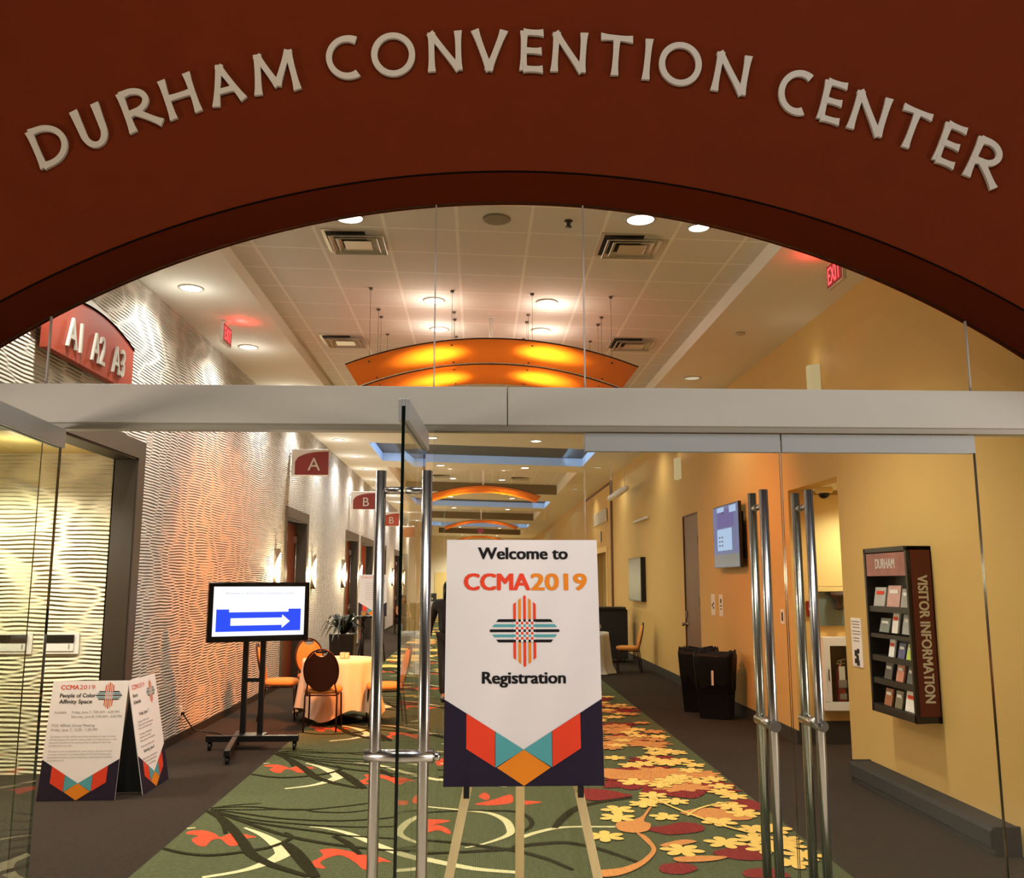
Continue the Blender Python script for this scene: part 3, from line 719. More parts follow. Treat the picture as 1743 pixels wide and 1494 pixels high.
for i, (y0, y1, zt) in enumerate(OPEN[1:]):
    fr = door_frame('trim_%d' % (6 + i), y0, y1, zt)
    if i == 2:      # open vestibule painted orange
        struct(MB().box(XL - 2.3, XL - 2.2, y0 - .3, y1 + .5, 0, 2.9).build('wall_vestibule', M['orange_wall']))
        struct(MB().box(XL - 2.2, XL - .22, y1 + .02, y1 + .12, 0, 2.9).build('wall_vestibule_side', M['orange_wall']))
        struct(MB().box(XL - 2.2, XL - .22, y0, y1 + .1, 2.85, 2.9).build('ceiling_vestibule', M['cream']))
        continue
    d = bpy.data.objects.new('door_%d' % (5 + i), None); COL.objects.link(d); d.location = (XL - .2, y0, 0); d['kind'] = 'structure'
    ym = (y1 - y0) / 2
    for s in (0, 1):
        MB().box(-.05, 0, .022 + s * ym, ym - .004 + s * (ym - .018), .01, zt - .03).build('door_leaf', M['wood'], d, bevel=.003)
        yy = (ym - .10) if s == 0 else (2 * ym - .12)
        b = MB().tube((.03, yy, .95), (.03, yy, 2.45), .012, 0, 8).box(.0, .05, yy - .03, yy + .03, 2.42, 2.55).box(0, .06, yy - .035, yy + .035, .95, 1.1)
        b.tube((.05, yy - (.45 if s == 0 else .5), 1.03), (.05, yy, 1.03), .018, 0, 8)
        b.build('exit_device', M['steel'], d)

# ---- right wall with its recess
RY0, RY1, RZ = 4.315, 5.70, 2.70
mb = MB()
mb.box(XR, XR + .2, 0.04, RY0, 0, 4.75); mb.box(XR, XR + .2, RY0, RY1, RZ, 4.75)
mb.box(XR, XR + .2, RY1, 9.88, 0, 4.75); mb.box(XR, XR + .2, 9.88, 10.93, 2.79, 4.75); mb.box(XR, XR + .2, 10.93, 19.95, 0, 4.75)
mb.box(XR, XR + .2, 19.95, 22.2, 2.5, 4.75); mb.box(XR, XR + .2, 22.2, YEND, 0, 4.75)
struct(mb.build('wall_right', M['yellow']))
struct(MB().box(XR + .2, 4.9, RY1, RY1 + .15, 0, 2.9).build('wall_recess_far', M['yellow']))
struct(MB().box(XR + .2, 4.9, RY0 - .15, RY0, 0, 2.9).build('wall_recess_near', M['yellow']))
struct(MB().box(4.75, 4.9, RY0, RY1, 0, 2.9).build('wall_recess_back', M['yellow']))
struct(MB().box(XR + .2, 4.75, RY0, RY1, RZ, RZ + .1).build('ceiling_recess', M['soffit']))
struct(MB().box(XR + .2, XR + 2.4, 22.2, 22.3, 0, 2.6).box(XR + 2.3, XR + 2.4, 19.8, 22.3, 0, 2.6).box(XR + .2, XR + 2.4, 19.8, 22.3, 2.5, 2.6).build('wall_doorway', M['yellow_trim']))
mb = MB()
mb.box(XR - .02, XR, RY1, 9.82, 0, .14).box(XR - .02, XR, 10.99, 19.8, 0, .14).box(XR - .02, XR, 22.3, YEND, 0, .14)
mb.box(XR, 4.75, RY1 - .015, RY1, 0, .24)
struct(mb.build('baseboard_right', M['base']))
struct(MB().box(XR - .05, XR, 18.80, 18.93, 0, 4.28).build('trim_11', M['brown_door']))
struct(MB().box(XR - .03, XR, 18.93, 24.5, 4.22, 4.28).build('trim_12', M['brown_door']))
struct(MB().box(XR - .03, XR, 19.80, 19.95, 0, 2.65).box(XR - .03, XR, 22.2, 22.35, 0, 2.65).box(XR - .03, XR, 19.95, 22.2, 2.5, 2.65).build('trim_13', M['yellow_trim']))
d = bpy.data.objects.new('door_10', None); COL.objects.link(d); d.location = (XR, 9.88, 0); d['kind'] = 'structure'
MB().box(.02, .07, .01, 1.04, .01, 2.78).build('door_leaf', M['brown_door'], d, bevel=.003)
MB().box(.0, .08, -.005, .012, 0, 2.79).box(0, .08, 1.038, 1.055, 0, 2.79).box(0, .08, 0, 1.05, 2.775, 2.795).build('frame', M['brown_door'], d)
for z in (.35, 1.40, 2.35): MB().box(-.004, .022, .012, .05, z - .07, z + .07).build('hinge', M['dark_frame'], d)
MB().lathe([(.03, 0), (.03, .01), (.012, .015), (.012, .05), (.028, .06), (.028, .09), (.0, .10)], 0, 16).build('door_knob', M['steel'], d, loc=(.02, .97, 1.02)).rotation_euler = (0, -pi / 2, 0)
MB().box(0, .024, .94, 1.0, 1.12, 1.24).build('lock_plate', M['steel'], d)

# ---- ceiling: soffits, tile bays and blue-lit recesses
BAYS = [(0.15, 11.9, .15, 't'), (14.2, 17.0, .19, 'b'), (18.2, 24.0, .30, 't'), (26.4, 29.3, .19, 'b'), (30.8, 36.0, .30, 't'), (38.6, 41.5, .19, 'b'), (43.2, 48.4, .30, 't')]
BX0, BX1 = -2.235, 2.46
so, ti, gr = MB(), MB(), MB()
def strip(mb, x0, x1, y0, y1, dz, mi=0):
    mb.plane([(x0, y0, cz(x0, dz)), (x1, y0, cz(x1, dz)), (x1, y1, cz(x1, dz)), (x0, y1, cz(x0, dz))], mi)
strip(so, XL, BX0, 0.03, YEND, 0); strip(so, BX1, XR, 0.03, YEND, 0)
y = 0.03
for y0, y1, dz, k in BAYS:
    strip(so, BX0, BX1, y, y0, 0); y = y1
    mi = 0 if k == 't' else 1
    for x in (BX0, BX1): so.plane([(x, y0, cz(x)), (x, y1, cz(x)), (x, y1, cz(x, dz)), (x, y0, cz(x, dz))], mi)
    for yy in (y0, y1): so.plane([(BX0, yy, cz(BX0)), (BX1, yy, cz(BX1)), (BX1, yy, cz(BX1, dz)), (BX0, yy, cz(BX0, dz))], 2 if (k == 't' and dz > .2) else mi)  # end faces of the deeper tile bays get the painted shade tone
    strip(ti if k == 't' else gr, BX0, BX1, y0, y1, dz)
strip(so, BX0, BX1, y, YEND, 0)
struct(so.build('ceiling', [M['soffit'], M['recess_white'], M['bay_shade']], fix=False))
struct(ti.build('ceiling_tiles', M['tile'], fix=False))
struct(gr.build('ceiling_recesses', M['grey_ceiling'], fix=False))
for i, (y0, y1, dz, k) in enumerate(BAYS):       # daylight-blue cove tubes inside each recess, washing its far and end faces
    if k != 'b': continue
    area_light('cove_light', (AX - .1, y0 + .35, cz(0, .08)), (radians(90), 0, 0), 4.2, .05, 20, (0.34, 0.60, 1.0), 150)
    for s, x in ((1, BX0 + .5), (-1, BX1 - .5)):
        area_light('cove_light', (x, (y0 + y1) / 2, cz(0, .08)), (radians(90), 0, radians(90 * s)), y1 - y0 - .2, .05, 6, (0.34, 0.60, 1.0), 150)

# ---- far end wall, lobby wall behind the camera
struct(MB().box(XL - .2, XR + .2, YEND, YEND + .2, 0, 4.75).build('wall_far', M['cream']))
for i, (x0, x1, z1) in enumerate(((-2.6, -1.7, 2.3), (0.3, 1.9, 2.4))):
    struct(MB().box(x0, x1, YEND - .04, YEND, 0, z1).build('door_%d' % (11 + i), M['yellow_trim']))
struct(MB().box(5.8, 6.0, -10, YF - .01, 0, 5.6).build('wall_lobby_right', M['lobby_wall']))
struct(MB().box(-6.4, -6.2, -10, YF - .01, 0, 5.6).build('wall_lobby_left', M['lobby_wall']))
# ================================================================== CEILING FIXTURES
def make_downlight(label, loc, r=.105, lens='lamp', group=None):
    t = thing('downlight', label, 'ceiling light', loc, 0, group)
    mb = MB().lathe([(r * 1.16, .012), (r * 1.16, -.006), (r, -.012), (r * .96, -.004)], 0, 28); mb.build('trim_ring', M['ring'], t)
    MB().lathe([(r * .97, -.003), (r * .9, -.006), (0, -.007)], 0, 28).build('lens', M[lens], t)
    return t
def spot(t, e, col=NEUT, ang=125, blend=.9, rad=.08): return lamp_light(t, 'SPOT', (0, 0, -.04), e, col, rad, ang, blend)
LY = [2.05, 4.41, 6.65, 9.05, 11.5, 13.93, 16.33, 18.71, 21.1, 23.5, 25.9, 28.3, 33.0, 38.0]
p = None
for i, y in enumerate(LY):
    x = -2.80; loc = (x, y, cz(x) - .002)
    lab = 'round lit downlight in the left side soffit, %s one counted from the glass entrance' % ORD[i]
    t = make_downlight(lab, loc, group='left soffit downlights')
    spot(t, 185 if i < 2 else 125 if i < 12 else 300, (1, .98, .93), 155, .8)
    lamp_light(t, 'POINT', (0, 0, -.24), 3.2, (1, .98, .93), .06)
for i, y in enumerate((7.5, 12.4, 17.0, 22.0)):
    x = 2.84
    t = make_downlight('round dim downlight in the right side soffit, %s one counted from the entrance' % ORD[i], (x, y, cz(x) - .002), lens='dim_lamp', group='right soffit downlights')
    spot(t, 60, WARM, 150)
TB = [(-1.63, 3.1), (1.79, 2.79), (-1.06, 2.87), (1.29, 2.67), (-.47, 5.0), (.71, 4.92), (-.46, 6.1), (.72, 6.0)]
TL = ['small lit downlight at the left edge of the tiled ceiling just under the red arch', 'lit downlight farthest to the right on the tiled ceiling just under the red arch',
      'big lit downlight above the left ceiling vent, cut by the arch', 'big lit downlight above the right near ceiling vent',
      'lit downlight above left half of the near amber canopy panel', 'lit downlight above right half of the near amber canopy panel',
      'lit downlight above left half of the far amber canopy panel', 'lit downlight above right half of the far amber canopy panel']
for i, (x, y) in enumerate(TB):
    t = make_downlight(TL[i], (x, y, cz(x, .15) - .002), .085 if i < 2 else (.112 if i < 4 else .1), group='tiled ceiling downlights')
    if i < 4: spot(t, 210, WARM, 112, .6)
    else: spot(t, 190, (1.0, .86, .70), 80, 1.0, .05)
for j, (yy, n0, z, e) in enumerate(((13.3, 'first', 0, 230), (17.5, 'second', 0, 230), (25.6, 'third', 0, 280), (30.1, 'fourth', 0, 280), (42.2, 'fifth', 0, 600), (49.8, 'sixth', 0, 1000))):
    for s, x in (('left', -.9), ('right', 1.13)):
        t = make_downlight('lit downlight on the %s side of the %s plain ceiling band down the corridor' % (s, n0), (x, yy, cz(x, z) - .002), group='ceiling band downlights')
        spot(t, e, WARM, 140)
for j, (yy, n0, dz) in enumerate(((20.5, 'second', .3), (22.9, 'second', .3), (33.5, 'third', .3))):
    for s, x in (('left', -.75), ('right', .72)):
        k = 'near' if j == 0 else ('far' if j == 1 else 'middle')
        t = make_downlight('lit downlight in the %s tiled ceiling bay, %s pair, %s one' % (n0, k, s), (x, yy, cz(x, dz) - .002), group='far tiled bay downlights')
        spot(t, 200, WARM, 120)

def make_vent(label, x, y, dz, w=.56, l=.52):
    t = thing('ceiling_vent', label, 'air vent', (x, y, cz(x, dz)), 0, 'ceiling vents')
    f = MB()
    def ring(mb, a, b, za, zb, mi=0):
        A = [(-a * w / 2, -a * l / 2, za), (a * w / 2, -a * l / 2, za), (a * w / 2, a * l / 2, za), (-a * w / 2, a * l / 2, za)]
        B = [(-b * w / 2, -b * l / 2, zb), (b * w / 2, -b * l / 2, zb), (b * w / 2, b * l / 2, zb), (-b * w / 2, b * l / 2, zb)]
        mb.add(A + B, [(i, (i + 1) % 4, 4 + (i + 1) % 4, 4 + i) for i in range(4)], mi)
    ring(f, 1.03, .93, -.004, -.006); ring(f, 1.03, 1.03, -.004, .01); ring(f, .93, .90, -.006, .012)
    f.build('frame', M['vent'], t, fix=False)
    MB().plane([(-w * .46, -l * .46, -.002), (w * .46, -l * .46, -.002), (w * .46, l * .46, -.002), (-w * .46, l * .46, -.002)]).build('void', M['vent_dark'], t, fix=False)
    for a, b in ((.84, .70), (.64, .50)):
        q = MB(); ring(q, a, b, -.040, -.012); ring(q, a, a - .025, -.040, -.044); q.build('louvre', M['vent'], t, fix=False)
    q = MB(); ring(q, .42, .3, -.044, -.02); q.plane([(-.2 * w, -.2 * l, -.040), (.2 * w, -.2 * l, -.040), (.2 * w, .2 * l, -.040), (-.2 * w, .2 * l, -.040)]); q.build('centre_plate', M['vent'], t, fix=False)
make_vent('square louvred air vent in the tiled ceiling, left one nearest the arch', -1.05, 3.39, .15)
make_vent('square louvred air vent in the tiled ceiling, right one nearest the arch', 1.31, 3.24, .15)
make_vent('square louvred air vent left of the amber canopy end', -1.64, 6.75, .15)
make_vent('square louvred air vent right of the amber canopy end', 1.87, 6.42, .15)
make_vent('air vent in the second tiled ceiling bay down the corridor, left of centre', -1.05, 22.3, .30)
make_vent('air vent in the second tiled ceiling bay down the corridor, right of centre', 1.25, 22.3, .30)
t = thing('ceiling_speaker', 'round olive grey ceiling speaker grille near the arch top', 'speaker', (.14, 2.78, cz(.14, .15)))
MB().lathe([(.115, .004), (.115, -.008), (.10, -.012)], 0, 32).build('rim', M['speaker'], t); MB().lathe([(.101, -.008), (.06, -.012), (0, -.013)], 0, 32).build('grille', M['speaker'], t)
t = thing('fire_sprinkler', 'small dark sprinkler head on the tiled ceiling beside the speaker', 'sprinkler', (.72, 2.76, cz(.72, .15)))
MB().lathe([(.035, .003), (.035, -.006), (.02, -.01)], 0, 16).build('escutcheon', M['dark_frame'], t)
q = MB().tube((0, 0, -.005), (0, 0, -.05), .008, 0, 8).tube((-.014, 0, -.01), (-.01, 0, -.05), .004, 0, 6).tube((.014, 0, -.01), (.01, 0, -.05), .004, 0, 6); q.lathe([(.026, -.05), (.026, -.056), (0, -.056)], 0, 12); q.build('deflector', M['dark_frame'], t)

# arched amber panels hung on rods
def canopy(label, y0, y1, zc, dzc, rods, post=False, group='suspended amber arches', hw=1.44, sag=.275, glow=0):
    t = thing('arched_light_panel', label, 'hanging light panel', (.137, y0, zc), 0, group)
    R = (hw * hw + sag * sag) / (2 * sag); am = math.asin(hw / R); n = 40
    v, L = [], y1 - y0
    for i in range(n + 1):
        a = -am + 2 * am * i / n
        for yy in (0, L): v.append((R * sin(a), yy, R * cos(a) - R))
    mb = MB(); f = []
    for i in range(n):
        f.append((2 * i, 2 * i + 1, 2 * i + 3, 2 * i + 2))
    mb.add(v, f, 0, True); mb.build('amber_panel', M['amber'], t, fix=False)
    e = MB().path([(R * sin(-am + 2 * am * i / n), -.006, R * cos(-am + 2 * am * i / n) - R) for i in range(n + 1)], .007, 0, 6)
    e.build('edge_trim', M['bronze'], t)
    for rx, ry in rods:
        lx = rx - .137; zz = sqrt(R * R - lx * lx) - R
        top = cz(rx, dzc) - zc
        q = MB().tube((lx, ry - y0, zz - .012), (lx, ry - y0, top), .0022, 0, 6).lathe([(.016, top - .02), (.022, top - .004), (.022, top)], 0, 10, (lx, ry - y0, 0)).lathe([(.011, zz - .014), (.011, zz - .002)], 0, 8, (lx, ry - y0, 0))
        q.build('hanging_rod', M['brown_frame'], t)
    if post:
        py, top = post - y0, cz(.137, dzc) - zc
        q = MB().tube((-.014, py, 0), (-.014, py, top), .009, 0, 8).tube((.014, py, 0), (.014, py, top), .009, 0, 8).lathe([(.055, top - .012), (.055, top)], 0, 16, (0, py, 0))
        q.build('centre_post', M['sign_white'], t)
    return t
RX = (-1.09, -.27, .54, 1.34)
c1 = canopy('near half of the first suspended amber arched panel, glowing orange, hung on thin rods', 4.5, 5.48, 4.075, .15, [(x, y) for x in RX for y in (4.66, 5.38)])
c2 = canopy('far half of the first suspended amber arched panel, behind the seam, glowing orange', 5.5, 6.5, 4.06, .15, [(x, y) for x in RX for y in (5.66, 6.38)], post=5.54)
for i, (y, dz, nm) in enumerate(((18.5, .3, 'second'), (31.2, .3, 'third'), (43.6, .3, 'fourth'))):
    q = canopy('%s suspended amber arch counted down the corridor' % nm, y, y + 1.9, 4.10, dz, [(x, y + 1.3) for x in RX[1:3]], post=y + 1.0)
    lamp_light(q, 'POINT', (-.7, .9, .26), 13, (1, .8, .6), .08); lamp_light(q, 'POINT', (.7, .9, .26), 13, (1, .8, .6), .08)
for c_ in (c1, c2):      # added lights over the panels stand in for bounce onto the tiles
    for lx in (-.62, .62): lamp_light(c_, 'POINT', (lx, .5, .30), 7.5, (1, .88, .78), .06)
# added amber spots under the panels stand in for filtered light on walls, table
lamp_light(c1, 'SPOT', (-.35, .9, -.10), 1050, AMBER, .15, 80, .9, aim=(-3.0, 2.6, -3.0))
lamp_light(c1, 'SPOT', (.35, .9, -.10), 520, AMBER, .15, 75, .9, aim=(3.2, 2.0, -2.7))
lamp_light(c2, 'SPOT', (-.3, .4, -.10), 1000, AMBER, .2, 60, .9, aim=(-1.6, 1.8, -3.3))

def exit_sign(label, loc, s):
    """s = +1: face looks towards +X"""
    t = thing('exit_sign', label, 'exit sign', loc)
    MB().box(-.035, .0, -.16, .16, -.27, -.06).build('housing', M['sign_white'] if s > 0 else M['vent'], t, bevel=.006).scale = (s, 1, 1)
    MB().box(0, .004, -.15, .15, -.26, -.07).build('face', M['exit_face'], t).scale = (s, 1, 1)
    MB().lathe([(.02, -.06), (.02, -.01), (.05, -.004), (.05, .0)], 0, 14, (-.018 * s, 0, 0)).build('mount', M['sign_white'], t)
    q = MB().text('EXIT', (.0055 * s, 0, -.235), (0, s * 1.0, 0), (0, 0, 1), .14, 0, .02, .25, True)
    q.build('lettering', M['exit_red'], t, fix=False)
    lamp_light(t, 'POINT', (.14 * s, 0, -.07), 3.0, (1, .03, .03), .03)
exit_sign('red lit EXIT sign hanging from the left soffit', (-2.74, 5.52, cz(-2.74)), 1)
exit_sign('red lit EXIT sign hanging from the right soffit, partly behind the arch', (2.92, 2.86, cz(2.92)), -1)
t = thing('exit_sign', 'tiny red exit sign on the ceiling far down the corridor', 'exit sign', (.15, 42.4, cz(.15)))
MB().box(-.16, .16, -.02, .02, -.25, -.03).build('face', M['exit_face'], t); MB().box(-.02, .02, -.02, .02, -.03, 0).build('mount', M['sign_white'], t)

# ================================================================== LEFT WALL: signs and sconces
t = thing('room_sign', 'large arched terracotta sign reading A1 A2 A3 on the left textured wall', 'sign', (XL, 3.10, 3.38))
def seg_arch(hw, zt, ze, n=24):
    sg = zt - ze; R = (hw * hw + sg * sg) / (2 * sg); am = math.asin(hw / R)
    return [(R * sin(am - 2 * am * i / n), zt - R + R * cos(am - 2 * am * i / n)) for i in range(n + 1)]
MB().prism([(-.80, .0), (.80, 0)] + seg_arch(.80, .50, .385), 'x', .045, .11).build('red_panel', M['sign_red'], t, bevel=.004)
MB().prism([(-.86, .16), (.86, .16)] + seg_arch(.86, .60, .42), 'x', .0, .045).build('backing', M['sign_white'], t)
MB().path([(.112, p_[0], p_[1] + .003) for p_ in seg_arch(.80, .50, .385)], .008, 0, 6).build('top_edge', M['dark_trim'], t)
for k, (s_, yc) in enumerate((('A1', -.42), ('A2', 0.02), ('A3', .44))):
    MB().text(s_, (.112, yc, .08), (0, 1, 0), (0, 0, 1), .235, 0, .0, .25, True, .02, (1, 0, 0)).build('lettering', M['sign_letter'], t, fix=False)
def blade(label, y, ch, w=.66, zt=3.94, h=.43, mi='sign_dark'):
    t = thing('blade_sign', label, 'sign', (XL, y, zt - h), 0, 'blade signs on the left wall')
    MB().box(.04, w, -.05, .05, -.01, h + .01).build('white_box', M['sign_white'], t, bevel=.004)
    n = 14
    MB().prism([(.10, .0), (w + .005, .0), (w + .005, h - .03)] + [(.10 + (w - .095) * (1 - (k / n)), .22 + (h - .25) * sqrt(max(0, 1 - (k / n) ** 2.2))) for k in range(1, n + 1)], 'y', -.06, -.05).build('red_face', M[mi], t)
    for z in (.06, h - .06): MB().tube((0, 0, z), (.05, 0, z), .012, 0, 8).build('bracket', M['sign_white'], t)
    if ch: MB().text(ch, (w * .64, -.061, h * .17), (1, 0, 0), (0, 0, 1), h * .50, 0, .0, None, True, .012, (0, -1, 0)).build('lettering', M['sign_letter'], t, fix=False)
blade('white and maroon blade sign with letter A over the nearest brown door', 11.35, 'A')
blade('first white and maroon blade sign with letter B, over the second doorway', 18.7, 'B')
blade('second blade sign with letter B, brighter red, seen beside the steel handle', 25.55, 'B', mi='sign_red')
blade('small farthest red blade sign on the left wall beyond both letter B signs', 33.0, '', mi='sign_red')
def make_sconce(label, y, e=20, glow='sconce'):
    t = thing('wall_sconce', label, 'wall lamp', (XL, y, 1.90), 0, 'left wall sconces')
    n = 12; H = .33
    b = MB(); v = []
    prof = [(.085 * cos(pi * (k / n - .5)), .085 * sin(pi * (k / n - .5))) for k in range(n + 1)]
    for z in (-H, H): v += [(px, py, z) for px, py in prof]
    b.add(v, [(k, k + 1, n + 2 + k, n + 1 + k) for k in range(n)], 0, True); b.add(v, [tuple(range(n + 1)), tuple(range(n + 1, 2 * n + 2))])
    b.build('half_cylinder_body', M['sconce_metal'], t)
    # tall pointed glowing opening wrapped on the front
    g = MB(); rows = 20; v = []
    for i in range(rows + 1):
        z = -.30 + .56 * i / rows; wdt = max(.02, sin(pi * min(1, (i + .3) / (rows + .6))) ** .6) * 1.35
        for k in range(9):
            a = wdt * (k / 8 * 2 - 1); v.append((.090 * cos(a), .090 * sin(a), z))
    g.add(v, [(i * 9 + k, i * 9 + k + 1, i * 9 + 10 + k, i * 9 + 9 + k) for i in range(rows) for k in range(8)], 0, True)
    g.build('glowing_diffuser', M[glow], t, fix=False)
    lamp_light(t, 'POINT', (.13, -.14, -.05), e * 1.5, (1, .80, .48), .05)
    lamp_light(t, 'POINT', (.13, .14, -.05), e * 1.5, (1, .80, .48), .05)
for i, y in enumerate((10.5, 13.75, 17.7, 20.9, 24.55, 30.4, 35.5)):
    make_sconce('glowing half cylinder wall sconce on the left textured wall, %s one counted from the entrance' % ORD[i], y, 20 if i < 5 else 26)
# alcove: plates standing in for reflected door handles, and light
for i, x in enumerate((-4.22, -3.80)):
    t = thing('handle_reflection', ('black and white plate standing in for a reflected door handle on the cream rippled wall, %s of two' % ('left' if i == 0 else 'right')), 'reflection plate', (x, 4.45, 1.08), 0, 'alcove reflection plates')
    MB().box(-.16, .16, -.012, 0, -.025, .16).build('pale_outline', M['sign_white'], t); MB().box(-.14, .115, -.022, -.010, .075, .145).build('black_bar', M['black'], t)
    MB().box(-.14, .115, -.018, -.010, .0, .072).build('white_strip', M['white'], t)
    MB().box(.07, .08, -.02, -.017, .02, .06).build('pictogram', M['p_grey'], t)
t = make_downlight('recessed downlight in the alcove ceiling behind the open glass door', (-4.3, 3.55, 2.898), .1)
lamp_light(t, 'SPOT', (0, 0, -.03), 230, (1.0, .93, .74), .04, 150, .5)
lamp_light(t, 'POINT', (.4, .0, -.22), 6, (1.0, .93, .74), .04)
t2 = dup(t, (-5.9, 3.55, 2.898), label='second recessed downlight in the alcove ceiling, deeper inside')
t = thing('wall_outlet', 'white wall outlet low on the left textured wall with a plug', 'outlet', (XL, 6.15, .31))
MB().box(0, .012, -.035, .035, -.055, .055).build('plate', M['white'], t, bevel=.003); MB().box(.012, .04, -.02, .02, -.035, -.005).build('plug', M['black'], t)
tag(MB().path([(XL + .03, 6.15, .285), (XL + .05, 6.25, .2), (XL + .05, 6.5, .06), (XL + .08, 6.75, .013), (XL + .3, 6.6, .010), (-2.65, 6.2, .010)], .007, 0, 6).build('power_cord', M['black']), 'thin black power cord from the wall outlet down to the carpet', 'cord')

# ================================================================== RIGHT WALL THINGS
def r_sconce(label, y, z, h):
    t = thing('wall_sconce', label, 'wall lamp', (XR, y, z), 0, 'right wall sconces')
    b = MB(); n = 12; r = .10; v = []
    prof = [(-r * cos(pi * (k / n - .5)), r * sin(pi * (k / n - .5))) for k in range(n + 1)]
    for zz in (-h / 2, h / 2): v += [(px, py, zz) for px, py in prof]
    b.add(v, [(k, k + 1, n + 2 + k, n + 1 + k) for k in range(n)], 0, True); b.build('curved_shade', M['shade_glow'], t, fix=False)
    g = MB(); g.prism([p_ for p_ in [(-r * .9 * cos(pi * (k / n - .5)), r * .9 * sin(pi * (k / n - .5))) for k in range(n + 1)]], 'z', h / 2 - .03, h / 2 - .02); g.build('top_cap', M['yellow_trim'], t)
    lamp_light(t, 'POINT', (-.16, 0, h / 2 + .06), .5, WARM, .05)
r_sconce('small half cylinder wall sconce high on the yellow wall above the recess', 4.68, 3.70, .34)
r_sconce('small half cylinder wall sconce high on the yellow wall above the brown door', 11.0, 3.60, .36)
# wall mounted display
t = thing('wall_display', 'portrait wall mounted display with blue lilac screen right of the brown door', 'screen', (XR, 7.87, 2.31))
MB().box(-.115, -.075, -.63, .63, -.42, .42).build('bezel', M['black_gloss'], t, bevel=.004)
MB().box(-.075, 0, -.45, .45, -.30, .30).build('wall_mount', M['black_matte'], t)
s_ = MB(); X = -.1165
R_ = lambda y0, y1, z0, z1, mi, dx=0: s_.plane([(X - dx, y0, z0), (X - dx, y1, z0), (X - dx, y1, z1), (X - dx, y0, z1)], mi)
R_(-.615, .615, -.405, .405, 0); R_(-.40, .40, .12, .36, 1, .0004)
for k in range(5): R_(-.45 + .17 * k, -.34 + .17 * k, .28 + .02 * (k % 2), .36, 3 if k % 2 else 1, .0008)
R_(-.30, .42, -.19, .10, 2, .0012)
R_(-.60, .60, -.395, -.24, 4, .0004); R_(-.52, -.20, .30, .39, 2, .0010); R_(.05, .40, .33, .395, 2, .0010)
for a_ in range(3):
    for b_ in range(2): R_(.26 - .13 * b_, .34 - .13 * b_, -.02 - .055 * a_, -.002 - .055 * a_, 3, .0016)
s_.build('lit_screen', [M['scr_lilac'], M['scr_violet'], M['scr_pale'], M['scr_dark'], M['scr_grey']], t, fix=False)
def plate(name, label, cat, y, z, w, h, bars, group=None, m='white'):
    t = thing(name, label, cat, (XR, y, z), 0, group)
    MB().box(-.008, 0, -w / 2, w / 2, -h / 2, h / 2).build('plate', M[m], t)
    b = MB()
    for (y0, y1, z0, z1) in bars: b.box(-.0095, -.0078, y0 * w, y1 * w, z0 * h, z1 * h)
    b.build('print', M['p_grey'] if bars and len(bars) > 6 else M['black_matte'], t)
plate('wall_sign', 'small white room sign right of the brown door, left of two', 'sign', 9.08, 1.38, .20, .30, [(-.3, .0, .0, .1), (-.3, 0, -.2, -.1), (.05, .3, -.1, .02)], 'room signs by the door')
plate('wall_sign', 'small white room sign right of the brown door, right of two', 'sign', 8.64, 1.38, .20, .30, [(-.15, .15, .1, .3), (-.25, .25, -.05, -.0), (-.2, .2, -.2, -.15)], 'room signs by the door')
plate('wall_notice', 'tall cream printed notice left of the visitor information rack', 'notice', 4.05, 1.165, .22, .43, [(-.4, .4, .42, .44), (-.4, .4, .36, .38), (-.4, .3, .30, .32), (-.4, .4, .22, .24), (-.4, .35, .16, .18), (-.3, .3, .08, .10), (-.3, .3, .02, .04)], m='pink_paper')
t = thing('wall_notice', 'small black pictogram plate at foot of the cream notice', 'notice', (XR - .010, 4.05, 1.04))
q = MB()
for (a_, b_, r_) in ((-.03, .05, .02), (.02, .03, .026), (-.01, -.01, .022), (.03, -.04, .02), (-.02, -.055, .024)): q.box(-.004, 0, a_ - r_, a_ + r_, b_ - r_, b_ + r_)
q.build('pictogram', M['p_black'], t)
plate('light_switch', 'small cream light switch on the orange wall left of the recess', 'switch', 6.05, 1.32, .13, .16, [(-.2, .2, -.3, .3)])
t = thing('wall_panel', 'blue grey glossy framed panel with black edge on the far yellow wall', 'wall panel', (XR, 15.15, 1.76))
MB().box(-.10, 0, -.76, .76, -.45, .45).build('frame', M['black'], t); MB().box(-.104, -.10, -.73, .73, -.43, .43).build('face', M['art'], t)
def bar_light(label, x, y0, y1, z):
    t = thing('pendant_bar_light', label, 'pendant light', (x, (y0 + y1) / 2, z), 0, 'pendant bar lights')
    L = (y1 - y0) / 2
    MB().path([(0, -L, 0), (0, -L + .08, 0), (0, 0, 0), (0, L - .08, 0), (0, L, 0)], [.02, .06, .07, .06, .02], 0, 12).build('bar_shade', M['sign_white'], t)
    for s in (-1, 1): MB().tube((0, s * L * .75, .05), (0, s * L * .75, cz(x) - z), .006, 0, 6).build('cable', M['sign_white'], t)
bar_light('pendant white bar light hanging near the right wall, upper nearer one', 3.0, 13.9, 16.4, 3.58)
t = thing('shelf_rail', 'slim white bar fixed on the far yellow wall above the glossy panel', 'rail', (XR, 14.6, 2.98))
MB().tube((-.05, -.75, .0), (-.05, .75, 0), .028, 0, 10).build('bar', M['sign_white'], t)
for s in (-1, 1): MB().tube((-.05, s * .6, 0), (0, s * .6, 0), .012, 0, 8).build('bracket', M['black'], t)
t = thing('wall_letters', 'dark wall letters high beside the far right doorway', 'lettering', (XR - .02, 21.0, 3.3))
q = MB(); rr = random.Random(3)
for k in range(13):
    q.box(-.02, 0, -1.3 + .2 * k, -1.17 + .2 * k, .0, .34)
q.build('letter_row', M['vent'], t); MB().box(-.02, 0, -.1, .1, -.5, -.2).build('number', M['vent'], t)

